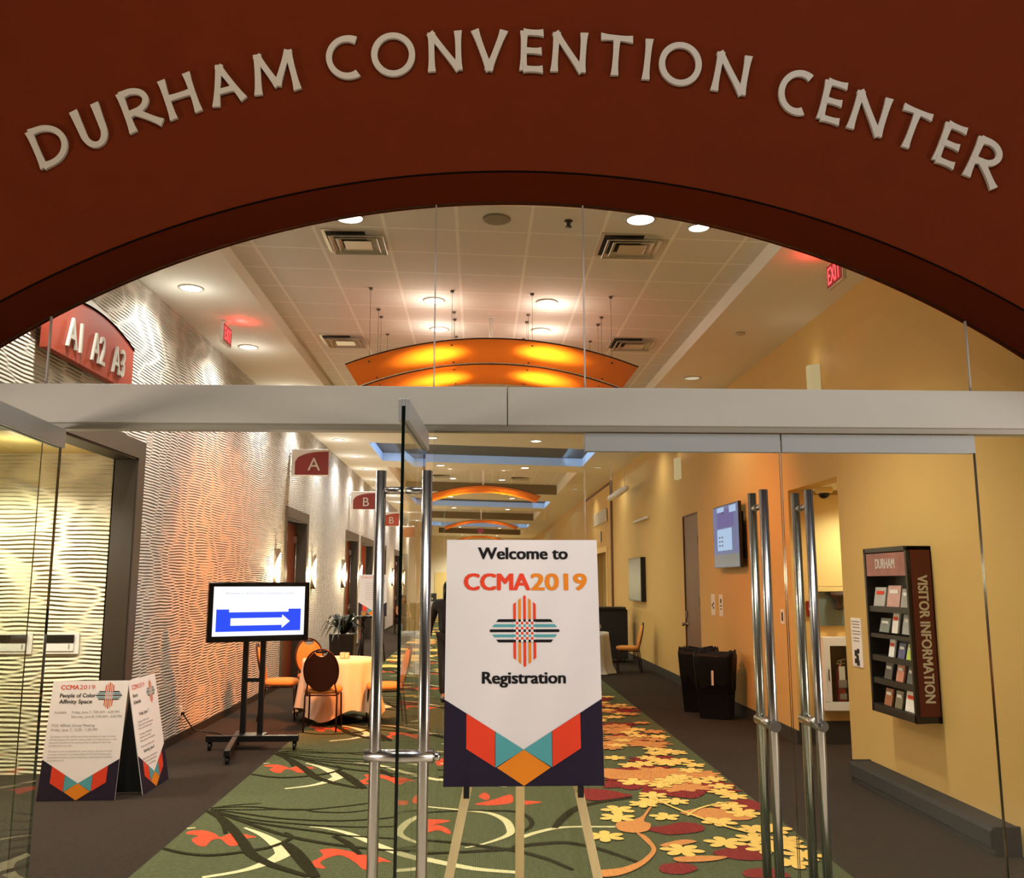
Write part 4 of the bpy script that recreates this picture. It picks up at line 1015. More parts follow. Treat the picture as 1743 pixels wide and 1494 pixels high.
# recess: cupboard, fountain niche, extinguisher cabinet, camera
YB_ = RY1
t = thing('wall_cupboard', 'pale yellow boxed panel high inside the recess', 'cupboard', (3.99, YB_, 1.60))
MB().box(-.33, .5, -.06, 0, .055, 1.05).build('door', M['yellow_trim'], t, bevel=.004); MB().box(-.33, .5, -.075, 0, 0, .05).build('bottom_rail', M['yellow_trim'], t, bevel=.004)
t = thing('drinking_fountain', 'grey steel niche panel with dark spout inside the recess', 'drinking fountain', (3.90, YB_, 1.235))
MB().box(-.24, .5, -.03, 0, 0, .365).build('back_panel', M['steel_panel'], t)
q = MB().lathe([(.09, .36), (.085, .31), (.035, .27), (.03, .22), (.045, .19), (.02, .17), (0, .17)], 0, 16, (.0, -.10, 0)); q.tube((-.06, -.10, .185), (.07, -.10, .185), .006, 0, 8)
q.build('spout', M['brown_dark'], t)
t = thing('extinguisher_cabinet', 'white framed fire extinguisher cabinet with window inside the recess', 'cabinet', (3.86, YB_, .36))
q = MB().box(-.17, .20, -.13, -.11, 0, .09).box(-.17, .20, -.13, -.11, .67, .76).box(-.17, -.10, -.13, -.11, .09, .67).box(.12, .20, -.13, -.11, .09, .67)
q.box(-.17, -.155, -.11, 0, 0, .76).box(.185, .2, -.11, 0, 0, .76).box(-.155, .185, -.11, 0, 0, .015).box(-.155, .185, -.11, 0, .745, .76)
q.build('frame', M['white'], t, bevel=.003); MB().box(-.155, .185, -.012, -.002, .015, .745).build('liner', M['brown_dark'], t)
MB().box(-.10, .12, -.122, -.118, .09, .67).build('window', M['glass'], t); MB().tube((-.13, -.145, .31), (-.13, -.145, .43), .006, 0, 8).build('handle', M['black'], t)
t = thing('fire_extinguisher', 'dark red fire extinguisher standing behind the cabinet window', 'fire extinguisher', (3.885, YB_ - .062, .375))
MB().lathe([(.0, 0), (.045, 0), (.048, .02), (.048, .36), (.03, .42), (.015, .44), (.015, .46)], 0, 20).build('cylinder', M['ext_red'], t)
q = MB().box(-.04, .05, -.008, .008, .46, .475).bar((-.03, 0, .49), (.06, 0, .515), .012, .012).tube((.01, 0, .44), (.01, 0, .50), .012, 0, 8); q.build('valve', M['steel'], t)
MB().box(-.035, .03, -.052, -.050, .30, .44).build('tag', M['white'], t); MB().box(-.036, .036, -.0535, -.049, .10, .16).box(-.045, .045, -.0525, -.049, .22, .30).build('label_sticker', M['p_grey'], t)
t = make_downlight('recessed downlight in the recess ceiling above the extinguisher cabinet', (4.1, 5.05, RZ - .002), .09)
lamp_light(t, 'SPOT', (0, 0, -.03), 95, (1, .92, .74), .05, 150, .8)
t = thing('security_camera', 'small dome camera under the recess ceiling', 'camera', (3.70, RY1 - .35, RZ))
MB().lathe([(.09, 0), (.09, -.05), (.075, -.06)], 0, 20).build('housing', M['yellow_trim'], t); MB().ball((0, 0, -.06), .062, .062, .062, 0, 16, 10).build('dark_dome', M['black_gloss'], t)
t = thing('fire_alarm_pull', 'small red pull station inside the recess', 'alarm', (3.62, YB_, 1.42)); MB().box(-.05, .05, -.03, 0, -.08, .08).build('box', M['ext_red'], t, bevel=.005); MB().box(-.03, .03, -.04, -.03, -.02, .01).build('handle', M['white'], t)

# visitor information rack
RKX, RKY0, RKY1, RKZ0, RKZ1 = 3.235, 2.60, 3.36, .672, 1.972
t = thing('brochure_rack', 'black wall rack with maroon side reading VISITOR INFORMATION', 'brochure rack', (XR, 0, 0))
dx = RKX - XR
q = MB().box(dx, 0, RKY0, RKY0 + .03, RKZ0, RKZ1).box(dx, 0, RKY1 - .03, RKY1, RKZ0, RKZ1).box(dx, 0, RKY0, RKY1, RKZ1 - .035, RKZ1).box(dx, 0, RKY0, RKY1, RKZ0, RKZ0 + .06).box(-.03, 0, RKY0, RKY1, RKZ0, RKZ1)
q.build('case', M['rack'], t, bevel=.003)
MB().box(dx + .030, -.012, RKY0 - .006, RKY0, RKZ0 + .05, RKZ1 - .03).build('maroon_side', M['maroon_panel'], t)
MB().text('VISITOR INFORMATION', (dx + .075, RKY0 - .0075, RKZ1 - .22), (0, 0, -1), (1, 0, 0), .074, 0, .035, .93).build('lettering', M['white'], t, fix=False)
TIER = [1.79, 1.47, 1.08, .96, .735]
for k, z in enumerate((1.475, 1.27, 1.085, .905)):
    MB().box(dx + .01, -.03, RKY0 + .03, RKY1 - .03, z - .012, z + (.035 if k != 1 else .02)).build('shelf', M['rack'], t)
MB().box(dx + .006, dx + .012, RKY0 + .035, RKY1 - .035, 1.75, 1.93).build('header_picture', mat('dusky_pink_skyline_print', (148, 92, 84), .5, noise=.5, nscale=9), t)
MB().text('DURHAM', (dx + .004, 2.98, 1.81), (0, -1, 0), (0, 0, 1), .075, 0, .03, .34, True).build('header_lettering', M['sign_letter'], t, fix=False)
BR = [  # y centre, z bottom, width, height, colour, label
 (3.18, 1.51, .20, .15, (176, 172, 166), 'grey printed newspaper stack in the rack, far side of the top shelf'),
 (2.93, 1.51, .22, .165, (196, 150, 140), 'grey newspaper with a pink banner in the middle of the rack top shelf'),
 (2.72, 1.51, .16, .14, (150, 146, 140), 'grey newspaper at the near side of the rack top shelf'),
 (3.12, 1.305, .17, .11, (120, 126, 120), 'dull green grey leaflet in the second rack tier, far side'),
 (2.93, 1.306, .10, .16, (226, 220, 212), 'slanted white leaflet with red stripe in the second rack tier'),
 (2.72, 1.306, .17, .15, (148, 150, 148), 'grey photo leaflet in the second rack tier, near side'),
 (3.02, 1.115, .09, .14, (238, 236, 232), 'slim white leaflet standing in the third rack tier'),
 (2.85, 1.115, .11, .12, (66, 70, 120), 'violet blue leaflet in the third rack tier'),
 (2.71, 1.115, .11, .12, (176, 200, 70), 'lime green leaflet in the third rack tier'),
 (3.10, .942, .13, .125, (60, 56, 56), 'dark leaflet with white script in the fourth rack tier, far side'),
 (2.90, .942, .12, .13, (196, 120, 96), 'salmon pink leaflet in the fourth rack tier, middle'),
 (2.72, .942, .12, .125, (70, 68, 70), 'dark grey leaflet in the fourth rack tier, near side'),
 (3.13, .735, .13, .13, (150, 84, 40), 'brown orange leaflet in the bottom rack tier'),
 (2.95, .735, .12, .13, (110, 100, 76), 'olive patterned leaflet in the bottom rack tier'),
 (2.76, .735, .15, .15, (232, 228, 220), 'large white leaflet leaning in the bottom rack tier'),
]
for (yc, z, w, h, c, lab) in BR:
    b = thing('brochure', lab, 'brochure', (XR + dx + .035, yc, z), 0, 'brochures in the visitor rack')
    m_ = mat('brochure_print', c, .4, noise=.25, nscale=25)
    MB().hexa([(-.008, -w / 2, 0), (.006, -w / 2, 0), (.006, w / 2, 0), (-.008, w / 2, 0)], [(.018, -w / 2, h), (.032, -w / 2, h), (.032, w / 2, h), (.018, w / 2, h)]).build('cover', m_, b)
    MB().box(-.003, .001, -w * .35, w * .3, h * .62, h * .8).build('title_strip', M['white'] if sum(c) < 500 else M['p_red'], b, loc=(.008, 0, 0))
t = thing('wall_ledge', 'long low charcoal ledge along the foot of the yellow wall', 'ledge', (XR, 0, 0))
MB().prism([(0, .0), (-.165, 0), (-.165, .035), (-.19, .05), (-.19, .148), (-.165, .172), (0, .172)], 'y', 1.72, 3.92).build('body', M['ledge'], t, bevel=.004)
for k in (1.72, 3.92): MB().box(-.17, -.0, k - .012, k + .012, .0, .176).build('end_cap', M['black_matte'], t)

for lab, x, y in (('small twin head emergency light on the left soffit just over the header beam', -2.62, 8.9), ('small twin head emergency light on the right soffit just over the header beam', 2.72, 8.45)):
    t = thing('emergency_light', lab, 'emergency light', (x, y, cz(x)))
    MB().box(-.10, .10, -.05, .05, -.06, 0).build('housing', M['sign_white'], t, bevel=.005)
    for s in (-1, 1): MB().ball((s * .14, -.03, -.06), .035, .035, .035, 0, 12, 8).build('lamp_head', M['lamp'], t); MB().tube((s * .08, 0, -.03), (s * .14, -.03, -.05), .01, 0, 8).build('arm', M['sign_white'], t)
t = thing('smoke_detector', 'tiny flush detector on the right side soffit', 'detector', (2.85, 5.3, cz(2.85)))
MB().lathe([(.05, 0), (.05, -.015), (.035, -.025), (0, -.027)], 0, 18).build('cover', M['vent'], t); MB().lathe([(.052, .0), (.056, -.004), (.052, -.006)], 0, 18).build('base_ring', M['speaker'], t)
# ================================================================== POSTERS
def poster_art(mb, W, H, P, N, lines, logo, body=0):
    """printed graphics on a board: P(u, v) maps board millimetre-free 0..W, 0..H (v from top) to 3-D, N = outward normal
    material slots: 0 paper 1 navy 2 red 3 teal 4 orange 5 black 6 grey"""
    def poly(pts, mi, lift): mb.plane([Vector(P(u * W, v * H)) + N * lift for u, v in pts], mi)
    poly([(0, .663), (.5, .86), (1, .663), (1, 1), (0, 1)], 1, .0006)
    s = .394   # slope of the chevron, dv per du
    V = lambda u: .663 + s * min(u, 1 - u)
    for f in (lambda u: u, lambda u: 1 - u):
        poly([(f(.14), V(.14)), (f(.32), V(.32)), (f(.32), V(.32) + .138), (f(.14), V(.14) + .138)], 2, .0012)
        poly([(f(.323), V(.323)), (f(.5), .86), (f(.323), V(.323) + .138)], 3, .0012)
    poly([(.5, .86), (.332, .929), (.5, .998), (.668, .929)], 4, .0016)
    # woven cross logo
    cx, cy, S = logo     # centre (u,v in 0..1) and half size as share of W
    def q(x0, x1, y0, y1, mi, lift): mb.plane([Vector(P(cx * W + x * S * W, cy * H + y * S * W)) + N * lift for x, y in ((x0, y0), (x1, y0), (x1, y1), (x0, y1))], mi)
    hw = .040
    E = lambda t: 1.03 - .79 * abs(t)          # pointed outline of the woven cross
    def stripe(c, sgn, vert, mi, lift):
        prof = [(c - hw, E(c - hw)), (c, E(c)), (c + hw, E(c + hw))] if c == 0 else [(c - hw, E(c - hw)), (c + hw, E(c + hw))]
        pts = [(c - hw, .33)] + prof + [(c + hw, .33)]
        pts = [(x, sgn * y) if vert else (sgn * y, x) for x, y in pts]
        mb.plane([Vector(P(cx * W + x * S * W, cy * H + y * S * W)) + N * lift for x, y in pts], mi)
    for k in (-2, -1, 0, 1, 2):
        for sg in (-1, 1):
            stripe(.146 * k, sg, True, 2 if k % 2 == 0 else 4, .0012); stripe(.146 * k, sg, False, 5 if k % 2 == 0 else 3, .0012)
    for i in range(-4, 5):
        for j in range(-4, 5):
            if (i + j) % 2: q(.073 * i - .036, .073 * i + .036, .073 * j - .036, .073 * j + .036, 0 if (j % 2 == 0 and i % 2) else (5 if j % 4 == 0 else 3) if j % 2 == 0 else 0, .0020)
            elif j % 2 == 0: q(.073 * i - .036, .073 * i + .036, .073 * j - .036, .073 * j + .036, 5 if j % 4 == 0 else 3, .0018)
            else: q(.073 * i - .036, .073 * i + .036, .073 * j - .036, .073 * j + .036, 2, .0018)
    O = Vector(P(0, 0)); U = (Vector(P(1, 0)) - O).normalized(); Vd = -(Vector(P(0, 1)) - O).normalized()
    for (txt, u, v, h, mi, bold, width, cen) in lines:
        mb.text(txt, Vector(P(u * W, v * H)) + N * .0012, U, Vd, h * H, mi, bold, None if width is None else width * W, cen)
PM = ['paper', 'navy', 'p_red', 'p_teal', 'p_orange', 'p_black', 'p_grey']
PMATS = [M[k] for k in PM]
FMATS = [M['pink_paper']] + PMATS[1:]
def board(name, label, cat, loc, rz, W, H, lean, lines, logo, mats=PMATS, strut=None, group=None):
    """board standing on its lower edge at loc, facing local -Y, leaning back by lean (rad)"""
    t = thing(name, label, cat, loc, rz, group)
    cl, sl = cos(lean), sin(lean)
    P = lambda u, v: (u - W / 2, sl * (H - v), cl * (H - v))
    N = Vector((0, -cl, sl))
    mb = MB()
    b = [Vector(P(0, 0)), Vector(P(W, 0)), Vector(P(W, H)), Vector(P(0, H))]
    mb.hexa(b, [p - N * .006 for p in b], 0)
    poster_art(mb, W, H, P, N, lines, logo)
    mb.build('printed_board', mats, t, fix=False)
    if strut:
        q = MB()
        for u in (.12 * W, .80 * W):
            a = Vector(P(u, 0.04 * H)) - N * .008; c = Vector((u - W / 2, strut, .004))
            f_ = Vector(P(u, .99 * H)) - N * .008
            q.hexa([a, c, f_, f_ + Vector((0, 0.001, 0))], [p + Vector((.004, 0, 0)) for p in (a, c, f_, f_ + Vector((0, .001, 0)))])
        q.hexa([Vector(P(.10 * W, .03 * H)) - N * .008, Vector(P(.82 * W, .03 * H)) - N * .008, Vector(P(.82 * W, .99 * H)) - N * .008, Vector(P(.10 * W, .99 * H)) - N * .008],
               [Vector(P(.10 * W, .03 * H)) - N * .011, Vector(P(.82 * W, .03 * H)) - N * .011, Vector(P(.82 * W, .99 * H)) - N * .011, Vector(P(.10 * W, .99 * H)) - N * .011])
        q.build('cardboard_easel_back', M['black_matte'], t)
    return t
# main poster on its wooden easel
MAIN = [('Welcome to', .505, .083, .049, 5, .045, .59, True), ('CCMA', .120, .215, .068, 2, .05, .425, False), ('2019', .560, .215, .068, 4, .05, .36, False), ('Registration', .505, .600, .046, 5, .045, .53, True)]
PB = (0.184, -0.552, 0.926)
board('poster_board', 'large white poster on the easel reading Welcome to CCMA2019 Registration', 'poster', PB, 0.0, .620, .955, .13, MAIN, (.512, .386, .222))
t = thing('easel', 'pale wooden easel standing before the glass holding the welcome poster', 'easel', (0.184, -0.50, 0))
ly = lambda z: -.19 + .18 * z     # front legs lean back with the poster
for s, x0, x1 in ((-1, -.415, -.045), (1, .400, .045)):
    q = MB().bar((x0, ly(0), 0), (x1, ly(1.72), 1.72), .034, .018, 0, (0, 1, 0)); q.build('front_leg', M['easel'], t, bevel=.002)
    xz = x0 + (x1 - x0) * .905 / 1.72
    MB().tube((xz + s * -.0 , ly(.905) - .02, .905), (xz, ly(.905) - .075, .905), .009, 0, 8).box(xz - .011, xz + .011, ly(.905) - .080, ly(.905) - .066, .895, .935).build('peg', M['black'], t)
MB().bar((.0, .42, 0), (.0, ly(1.68) + .02, 1.68), .036, .02, 0, (0, 1, 0)).build('rear_leg', M['easel'], t, bevel=.002)
MB().box(-.07, .07, ly(1.70) - .012, ly(1.70) + .03, 1.66, 1.74).build('top_block', M['easel'], t, bevel=.003)
# pair of boards by the alcove
AF1 = [('CCMA', .115, .073, .036, 2, .03, .235, False), ('2019', .360, .073, .036, 2, .0, .20, False), ('People of Color', .115, .142, .032, 5, .03, .47, False), ('Affinity Space', .115, .194, .032, 5, .03, .43, False),
       ('Available', .07, .279, .020, 6, 0, None, False), ('Friday, June 7, 7:00 AM - 6:00 PM', .30, .279, .020, 6, 0, .62, False), ('Saturday, June 8, 7:00 AM - 5:00 PM', .30, .317, .020, 6, 0, .66, False),
       ('POC Affinity Group Meeting', .06, .390, .021, 6, 0, .56, False), ('Friday, June 7, 12:30 - 1:30 PM', .06, .427, .021, 6, 0, .60, False)]
PAR = ['The People of Color affinity space allows attendees of color to center', 'and decompress from specific events, people, and experiences in a safe', 'space and community on the conference floor in response to their need', 'and pleasure on any day.',
       'This space is open to attendees for quiet, prayer, and rest as well as', 'to connect. However, in any guest policy, we ask that you please stay', 'respectful and inclusive when participating in gathering conversations', 'of comfort at all.']
for k, s_ in enumerate(PAR): AF1.append((s_, .06, .480 + .025 * k + (.022 if k > 3 else 0), .012, 6, 0, [.86, .87, .80, .30, .83, .82, .84, .22][k], False))
board('poster_board', 'white floor poster reading People of Color Affinity Space, facing the entrance', 'poster', (-3.150, 3.425, .003), 0.03, .600, .914, .17, AF1, (.76, .128, .17), mats=FMATS, strut=.26, group='floor posters')
AF2 = [('CCMA', .08, .09, .042, 2, .02, .24, False), ('2019', .33, .09, .042, 2, 0, .20, False), ('Room', .08, .16, .034, 5, .015, None, False), ('Schedule', .08, .22, .034, 5, .015, None, False), ('Friday, June 7', .22, .33, .030, 5, .012, None, False)]
for k in range(12): AF2.append((['Sessions in this room', 'Open space conversations', 'Panel and discussion', 'Group meeting'][k % 4], .14, .39 + .03 * k + .02 * (k // 3), .017, 6, .006, .30 + .2 * ((k * 7) % 4) / 4 + .1, False))
AF2.append(('Saturday, June 8', .22, .66, .028, 5, .012, None, False))
AF2 = [l for l in AF2 if not (.63 < l[2] < .675 and l[3] < .02) and l[2] < .80]
board('poster_board', 'second white floor poster turned sideways beside the Affinity Space poster, showing a schedule', 'poster', (-2.690, 3.91, .003), radians(90), .620, .914, .19, AF2, (.74, .15, .16), mats=FMATS, strut=.26, group='floor posters')

# ================================================================== DISPLAY ON ROLLING STAND
TV = (-2.33, 5.72, 0)
t = thing('monitor_stand', 'black rolling monitor stand whose screen shows a blue arrow pointing right', 'display stand', TV)
yaw = radians(24)
Rz = Matrix.Rotation(yaw, 3, 'Z')
def TVP(x, y, z): return tuple(Rz @ Vector((x, y, z)))
def rot(mb): mb.v = [TVP(*p) for p in mb.v]; return mb
TW, Z0, Z1 = .525, 1.085, 1.70
rot(MB().box(-TW, TW, -.09, -.02, Z0, Z1)).build('bezel', M['black_gloss'], t, bevel=.006)
rot(MB().box(-.30, .30, -.02, .03, Z0 + .12, Z1 - .12)).build('rear_housing', M['black_matte'], t)
s_ = MB(); yy = -.0905
SX, SZ0, SZ1 = TW - .052, Z0 + .062, Z1 - .045
R_ = lambda pts, mi, l: s_.plane([(x, yy - l, z) for x, z in pts], mi)
R_([(-SX, SZ0), (SX, SZ0), (SX, SZ1), (-SX, SZ1)], 0, 0)
sx = lambda u: -SX + 2 * SX * u
sz = lambda v: SZ1 - (SZ1 - SZ0) * v
R_([(sx(.035), sz(.46)), (sx(.17), sz(.46)), (sx(.17), sz(.52)), (sx(.82), sz(.52)), (sx(.82), sz(.46)), (sx(.96), sz(.46)), (sx(.96), sz(.91)), (sx(.035), sz(.91))], 1, .0005)
R_([(sx(.19), sz(.64)), (sx(.75), sz(.64)), (sx(.75), sz(.575)), (sx(.84), sz(.715)), (sx(.75), sz(.855)), (sx(.75), sz(.79)), (sx(.19), sz(.79))], 0, .001)
s_.text('Welcome to the Durham Convention Center', (sx(.12), yy - .0006, sz(.155)), (1, 0, 0), (0, 0, 1), .022, 2, 0, 2 * SX * .76)
rot(s_).build('lit_screen', [M['screen_white'], M['screen_blue'], M['screen_grey']], t, fix=False)
for s, x in (('l', -.12), ('r', .06)):
    MB().box(x - .027, x + .027, .035, .085, .10, 1.45).build('post', M['black'], t, bevel=.003)
MB().box(-.10, .04, .045, .075, .66, .70).build('crossbar', M['black'], t)
MB().box(-.44, .50, -.16, -.10, .085, .145).build('base_bar', M['black'], t, bevel=.004)
MB().bar((-.20, .22, .115), (-.02, -.92, .105), .055, .055).build('foot', M['black'], t, bevel=.004)
MB().box(-.19, .13, -.12, .10, .085, .14).build('base_plate', M['black'], t)
for (x, y) in ((-.40, -.13), (.46, -.13), (-.02, -.88), (-.20, .20)):
    MB().tube((x - .013, y, .036), (x + .013, y, .036), .036, 0, 14).box(x - .02, x + .02, y - .008, y + .03, .04, .088).build('caster', M['black'], t)
mb = MB().text('Welcome', (0, 0, 0), (1, 0, 0), (0, 0, 1), .01, 0); del mb

# ================================================================== TABLE AND CHAIRS
TC = (-1.73, 7.63, 0)
t = thing('round_table', 'round banquet table hidden under the peach cloth', 'table', TC)
MB().lathe([(0, .725), (.455, .725), (.455, .748), (0, .748)], 0, 40).build('table_top', M['wood'], t)
MB().lathe([(.06, 0), (.06, .725)], 0, 16).lathe([(.30, 0), (.30, .02), (.05, .05)], 0, 24).build('pedestal', M['black'], t)
mb = MB(); n = 120; rows = 16; v = []
for i in range(5):
    r = .455 * i / 4
    v += [(r * cos(2 * pi * k / n), r * sin(2 * pi * k / n), .751) for k in range(n)]
for i in range(1, rows + 1):
    s = i / rows
    for k in range(n):
        a = 2 * pi * k / n
        hem = .045 + .13 * abs(sin(2 * a + .5)) ** 1.5 + .012 * sin(9 * a)
        z = .751 - (.751 - hem) * s - (.006 if i == 1 else 0)
        fold = (.006 + .040 * s) * (sin(9 * a + 1.2 * sin(2 * a)) * .7 + .5 * sin(14 * a + 1)) * min(1, s * 3)
        r = .462 + .050 * s + fold + (.07 * s ** 5 * (1 - abs(sin(2 * a + .5))))
        v.append((r * cos(a), r * sin(a), z))
R_n = 5 + rows
mb.add(v, [(i * n + k, i * n + (k + 1) % n, (i + 1) * n + (k + 1) % n, (i + 1) * n + k) for i in range(R_n - 1) for k in range(n)], 0, True)
tag(mb.build('tablecloth', M['cloth'], loc=TC), 'peach cloth draped in folds over the round table', 'tablecloth')
t = thing('condiment_caddy', 'small amber packet caddy on the peach cloth', 'caddy', (-1.66, 7.58, .752))
MB().box(-.06, .055, -.03, .03, 0, .07).build('tray', M['caddy'], t, bevel=.004); MB().box(-.055, -.004, -.032, .028, .01, .076).box(.004, .05, -.032, .028, .01, .074).build('packets', M['cloth'], t)

def make_chair(label, loc, rz, group='banquet chairs'):
    t = thing('banquet_chair', label, 'chair', loc, rz, group)      # sitter faces local +Y
    # seat: rounded cushion
    mb = MB(); n = 36
    def ring(k, r):
        a = 2 * pi * k / n; c, s = cos(a), sin(a); e = .55
        return (.215 * r * abs(c) ** e * (1 if c > 0 else -1), .215 * r * abs(s) ** e * (1 if s > 0 else -1) + .02)
    prof = [(0, .425), (.9, .425), (1, .44), (1.0, .465), (.93, .487), (.7, .498), (0, .502)]
    v = [(*ring(k, r), z) for r, z in prof for k in range(n)]
    mb.add(v, [(i * n + k, i * n + (k + 1) % n, (i + 1) * n + (k + 1) % n, (i + 1) * n + k) for i in range(len(prof) - 1) for k in range(n)], 0, True)
    mb.build('seat', M['fabric'], t)
    # back, oval with a hand slot at the top; leans back
    B = lambda x, z, d=0: (x, -.19 - .22 * (z - .46) + d, z)
    def oval(k, n_, sx=.185, szz=.235, cz_=.685):
        a = 2 * pi * k / n_ - pi / 2
        x, z = sx * cos(a), cz_ + szz * sin(a)
        top = cz_ + szz * .86 - .20 * max(0, 1 - (x / .075) ** 2) * .18
        return x, min(z, top + .0) if abs(x) < .075 and sin(a) > 0 else z
    n = 60
    O = [oval(k, n) for k in range(n)]
    fr = MB()
    fr.add([B(x, z, .012) for x, z in O] + [B(x * .9, .685 + (z - .685) * .9, .034) for x, z in O] + [B(0, .68, .040)],
           [(k, (k + 1) % n, n + (k + 1) % n, n + k) for k in range(n)] + [(n + k, n + (k + 1) % n, 2 * n) for k in range(n)], 0, True)
    fr.build('back_cushion', M['fabric'], t)
    bk = MB()
    bk.add([B(x, z, .012) for x, z in O] + [B(x, z, -.010) for x, z in O], [(k, (k + 1) % n, n + (k + 1) % n, n + k) for k in range(n)] + [tuple(range(n, 2 * n)), tuple(range(n))])
    bk.build('back_panel', M['fabric_back'], t)
    f = MB()
    loop = [B(.195 * cos(a), .690 + .245 * sin(a)) for a in [radians(-38) + radians(256) * k / 30 for k in range(31)]]
    f.path(loop, .0115, 0, 8)
    f.build('back_frame', M['bronze'], t)
    MB().path([B(x, .905 - .4 * x * x, .004) for x in (-.06, -.03, 0, .03, .06)], .012, 0, 8).build('hand_grip', M['black_matte'], t)
    for s in (-1, 1):
        MB().path([B(s * .154, .54), (s * .17, -.185, .46), (s * .182, -.19, .40), (s * .185, -.235, 0.006)], .0105, 0, 8).build('leg', M['bronze'], t)
        MB().path([(s * .17, .17, .425), (s * .185, .195, .40), (s * .192, .215, .006)], .0105, 0, 8).build('leg', M['bronze'], t)
        MB().path([(s * .178, -.18, .41), (s * .18, .18, .41)], .010, 0, 8).build('side_rail', M['bronze'], t)
    q = MB().tube((-.18, -.18, .41), (.18, -.18, .41), .009, 0, 8).tube((-.18, .175, .41), (.18, .175, .41), .009, 0, 8)
    q.build('cross_rail', M['bronze'], t)
    return t
c0 = make_chair('tan banquet chair seen from behind, nearest at the round table', (-1.80, 6.875, 0), 0.03)
dup(c0, (-2.49, 7.72, 0), radians(-84), 'tan banquet chair in profile at the wall side of the round table')
dup(c0, (-2.17, 8.42, 0), radians(-150), 'tan banquet chair facing the entrance behind the round table')
dup(c0, (-1.10, 7.22, 0), radians(102), 'tan banquet chair at the round table partly hidden by the steel door handle')
dup(c0, (2.90, 13.5, 0), radians(86), 'lone tan chair in profile by the far yellow wall beside the covered table')

# ================================================================== PLANTER, HIGH TABLES
t = thing('potted_plant', 'dark plant with drooping leaves in a tall black square planter by the left wall', 'plant', (-2.22, 11.3, 0))
MB().hexa([(-.17, -.17, 0), (.17, -.17, 0), (.17, .17, 0), (-.17, .17, 0)], [(-.205, -.205, .86), (.205, -.205, .86), (.205, .205, .86), (-.205, .205, .86)]).build('pot', M['pot'], t, bevel=.01)
mb = MB(); rr = random.Random(11)
for k in range(46):
    a = rr.random() * 2 * pi; L = .14 + .24 * rr.random(); up = .10 + .14 * rr.random(); w = .024 + .018 * rr.random()
    d = Vector((cos(a), sin(a), 0)); sd = Vector((-sin(a), cos(a), 0)); pts = []
    for j in range(7):
        s = j / 6
        pts.append((d * (.04 + L * s) + Vector((0, 0, .86 + up * sin(pi * min(1, s * 1.05) * .62) * 1.6 - .50 * L * s * s * s * 1.4)), w * sin(pi * (.12 + .88 * s) ** .8) + .002))
    v = []
    for p_, ww in pts: v += [p_ + sd * ww, p_ - sd * ww + Vector((0, 0, .006))]
    mb.add(v, [(2 * j, 2 * j + 1, 2 * j + 3, 2 * j + 2) for j in range(6)], 0, True)
mb.build('foliage', M['leaf'], t, fix=False)
def high_table(label, x, y, r=.34):
    t = thing('high_table', label, 'high table', (x, y, 0), 0, 'high tables')
    MB().lathe([(0, 1.055), (r, 1.055), (r, 1.085), (0, 1.085)], 0, 36).build('table_top', M['black_gloss'], t)
    MB().lathe([(.035, .03), (.035, 1.055)], 0, 16).build('column', M['black'], t); MB().lathe([(.27, 0), (.27, .015), (.05, .05), (.036, .08)], 0, 28).build('base', M['black'], t)
    return t
high_table('black round high table behind the planter', -2.12, 13.05)
t = thing('glass_holder', 'small clear holder with cards on the high table', 'holder', (-2.10, 13.0, 1.086)); MB().box(-.05, .05, -.03, .03, 0, .01).box(-.05, .05, .0, .006, .01, .09).build('holder', M['p_grey'], t); MB().box(-.035, .035, -.012, -.004, .01, .075).build('cards', M['caddy'], t)
board('poster_board', 'white leaning poster above the high table, partly behind the steel handle', 'poster', (-2.30, 16.2, .96), radians(8), .62, .92, .16, [('CCMA', .08, .09, .04, 2, .02, .24, False), ('2019', .33, .09, .04, 2, 0, .2, False)] + [('Session schedule', .25, .22 + .055 * k, .02, 6, .006, .35 + .05 * (k % 3), False) for k in range(8)], (.80, .15, .13))
t = thing('easel', 'dark metal easel under the leaning poster by the left wall', 'easel', (-2.30, 16.28, 0))
for s in (-1, 1): MB().tube((s * .30, -.12, 0), (s * .05, .22, 1.85), .014, 0, 8).build('front_leg', M['black'], t)
MB().tube((0, .62, 0), (0, .22, 1.85), .014, 0, 8).build('rear_leg', M['black'], t); MB().box(-.25, .25, -.10, .08, .93, .955).build('ledge', M['black'], t)

# ================================================================== RIGHT SIDE: bins, covered table, cart
def make_bin(label, x, y, rz):
    t = thing('trash_bin', label, 'trash bin', (x, y, 0), rz, 'waste bins')
    MB().hexa([(-.19, -.13, 0), (.19, -.13, 0), (.19, .13, 0), (-.19, .13, 0)], [(-.24, -.17, .76), (.24, -.17, .76), (.24, .17, .76), (-.24, .17, .76)]).build('body', M['bin'], t, bevel=.015)
    mb = MB(); n = 48; rr = random.Random(int(y * 100)); v = []
    rows = [(.955, .40), (.99, .52), (1.03, .66), (1.06, .76), (1.0, .825), (.86, .80), (.8, .66)]
    for i, (k_, z) in enumerate(rows):
        for j in range(n):
            a = 2 * pi * j / n; c, s = cos(a), sin(a); e = .3
            jag = (rr.random() - .5) * (.22 if i == 0 else (.05 if i in (3, 4) else .022))
            v.append((.243 * k_ * abs(c) ** e * (1 if c > 0 else -1) * (1 + .25 * jag), .173 * k_ * abs(s) ** e * (1 if s > 0 else -1) * (1 + .25 * jag), z + jag))
    mb.add(v, [(i * n + k, i * n + (k + 1) % n, (i + 1) * n + (k + 1) % n, (i + 1) * n + k) for i in range(len(rows) - 1) for k in range(n)], 0, True)
    mb.build('bin_bag', M['bag'], t, fix=False)
    MB().box(-.012, .016, -.186, -.176, .42, .60).build('white_sticker', M['white'], t)
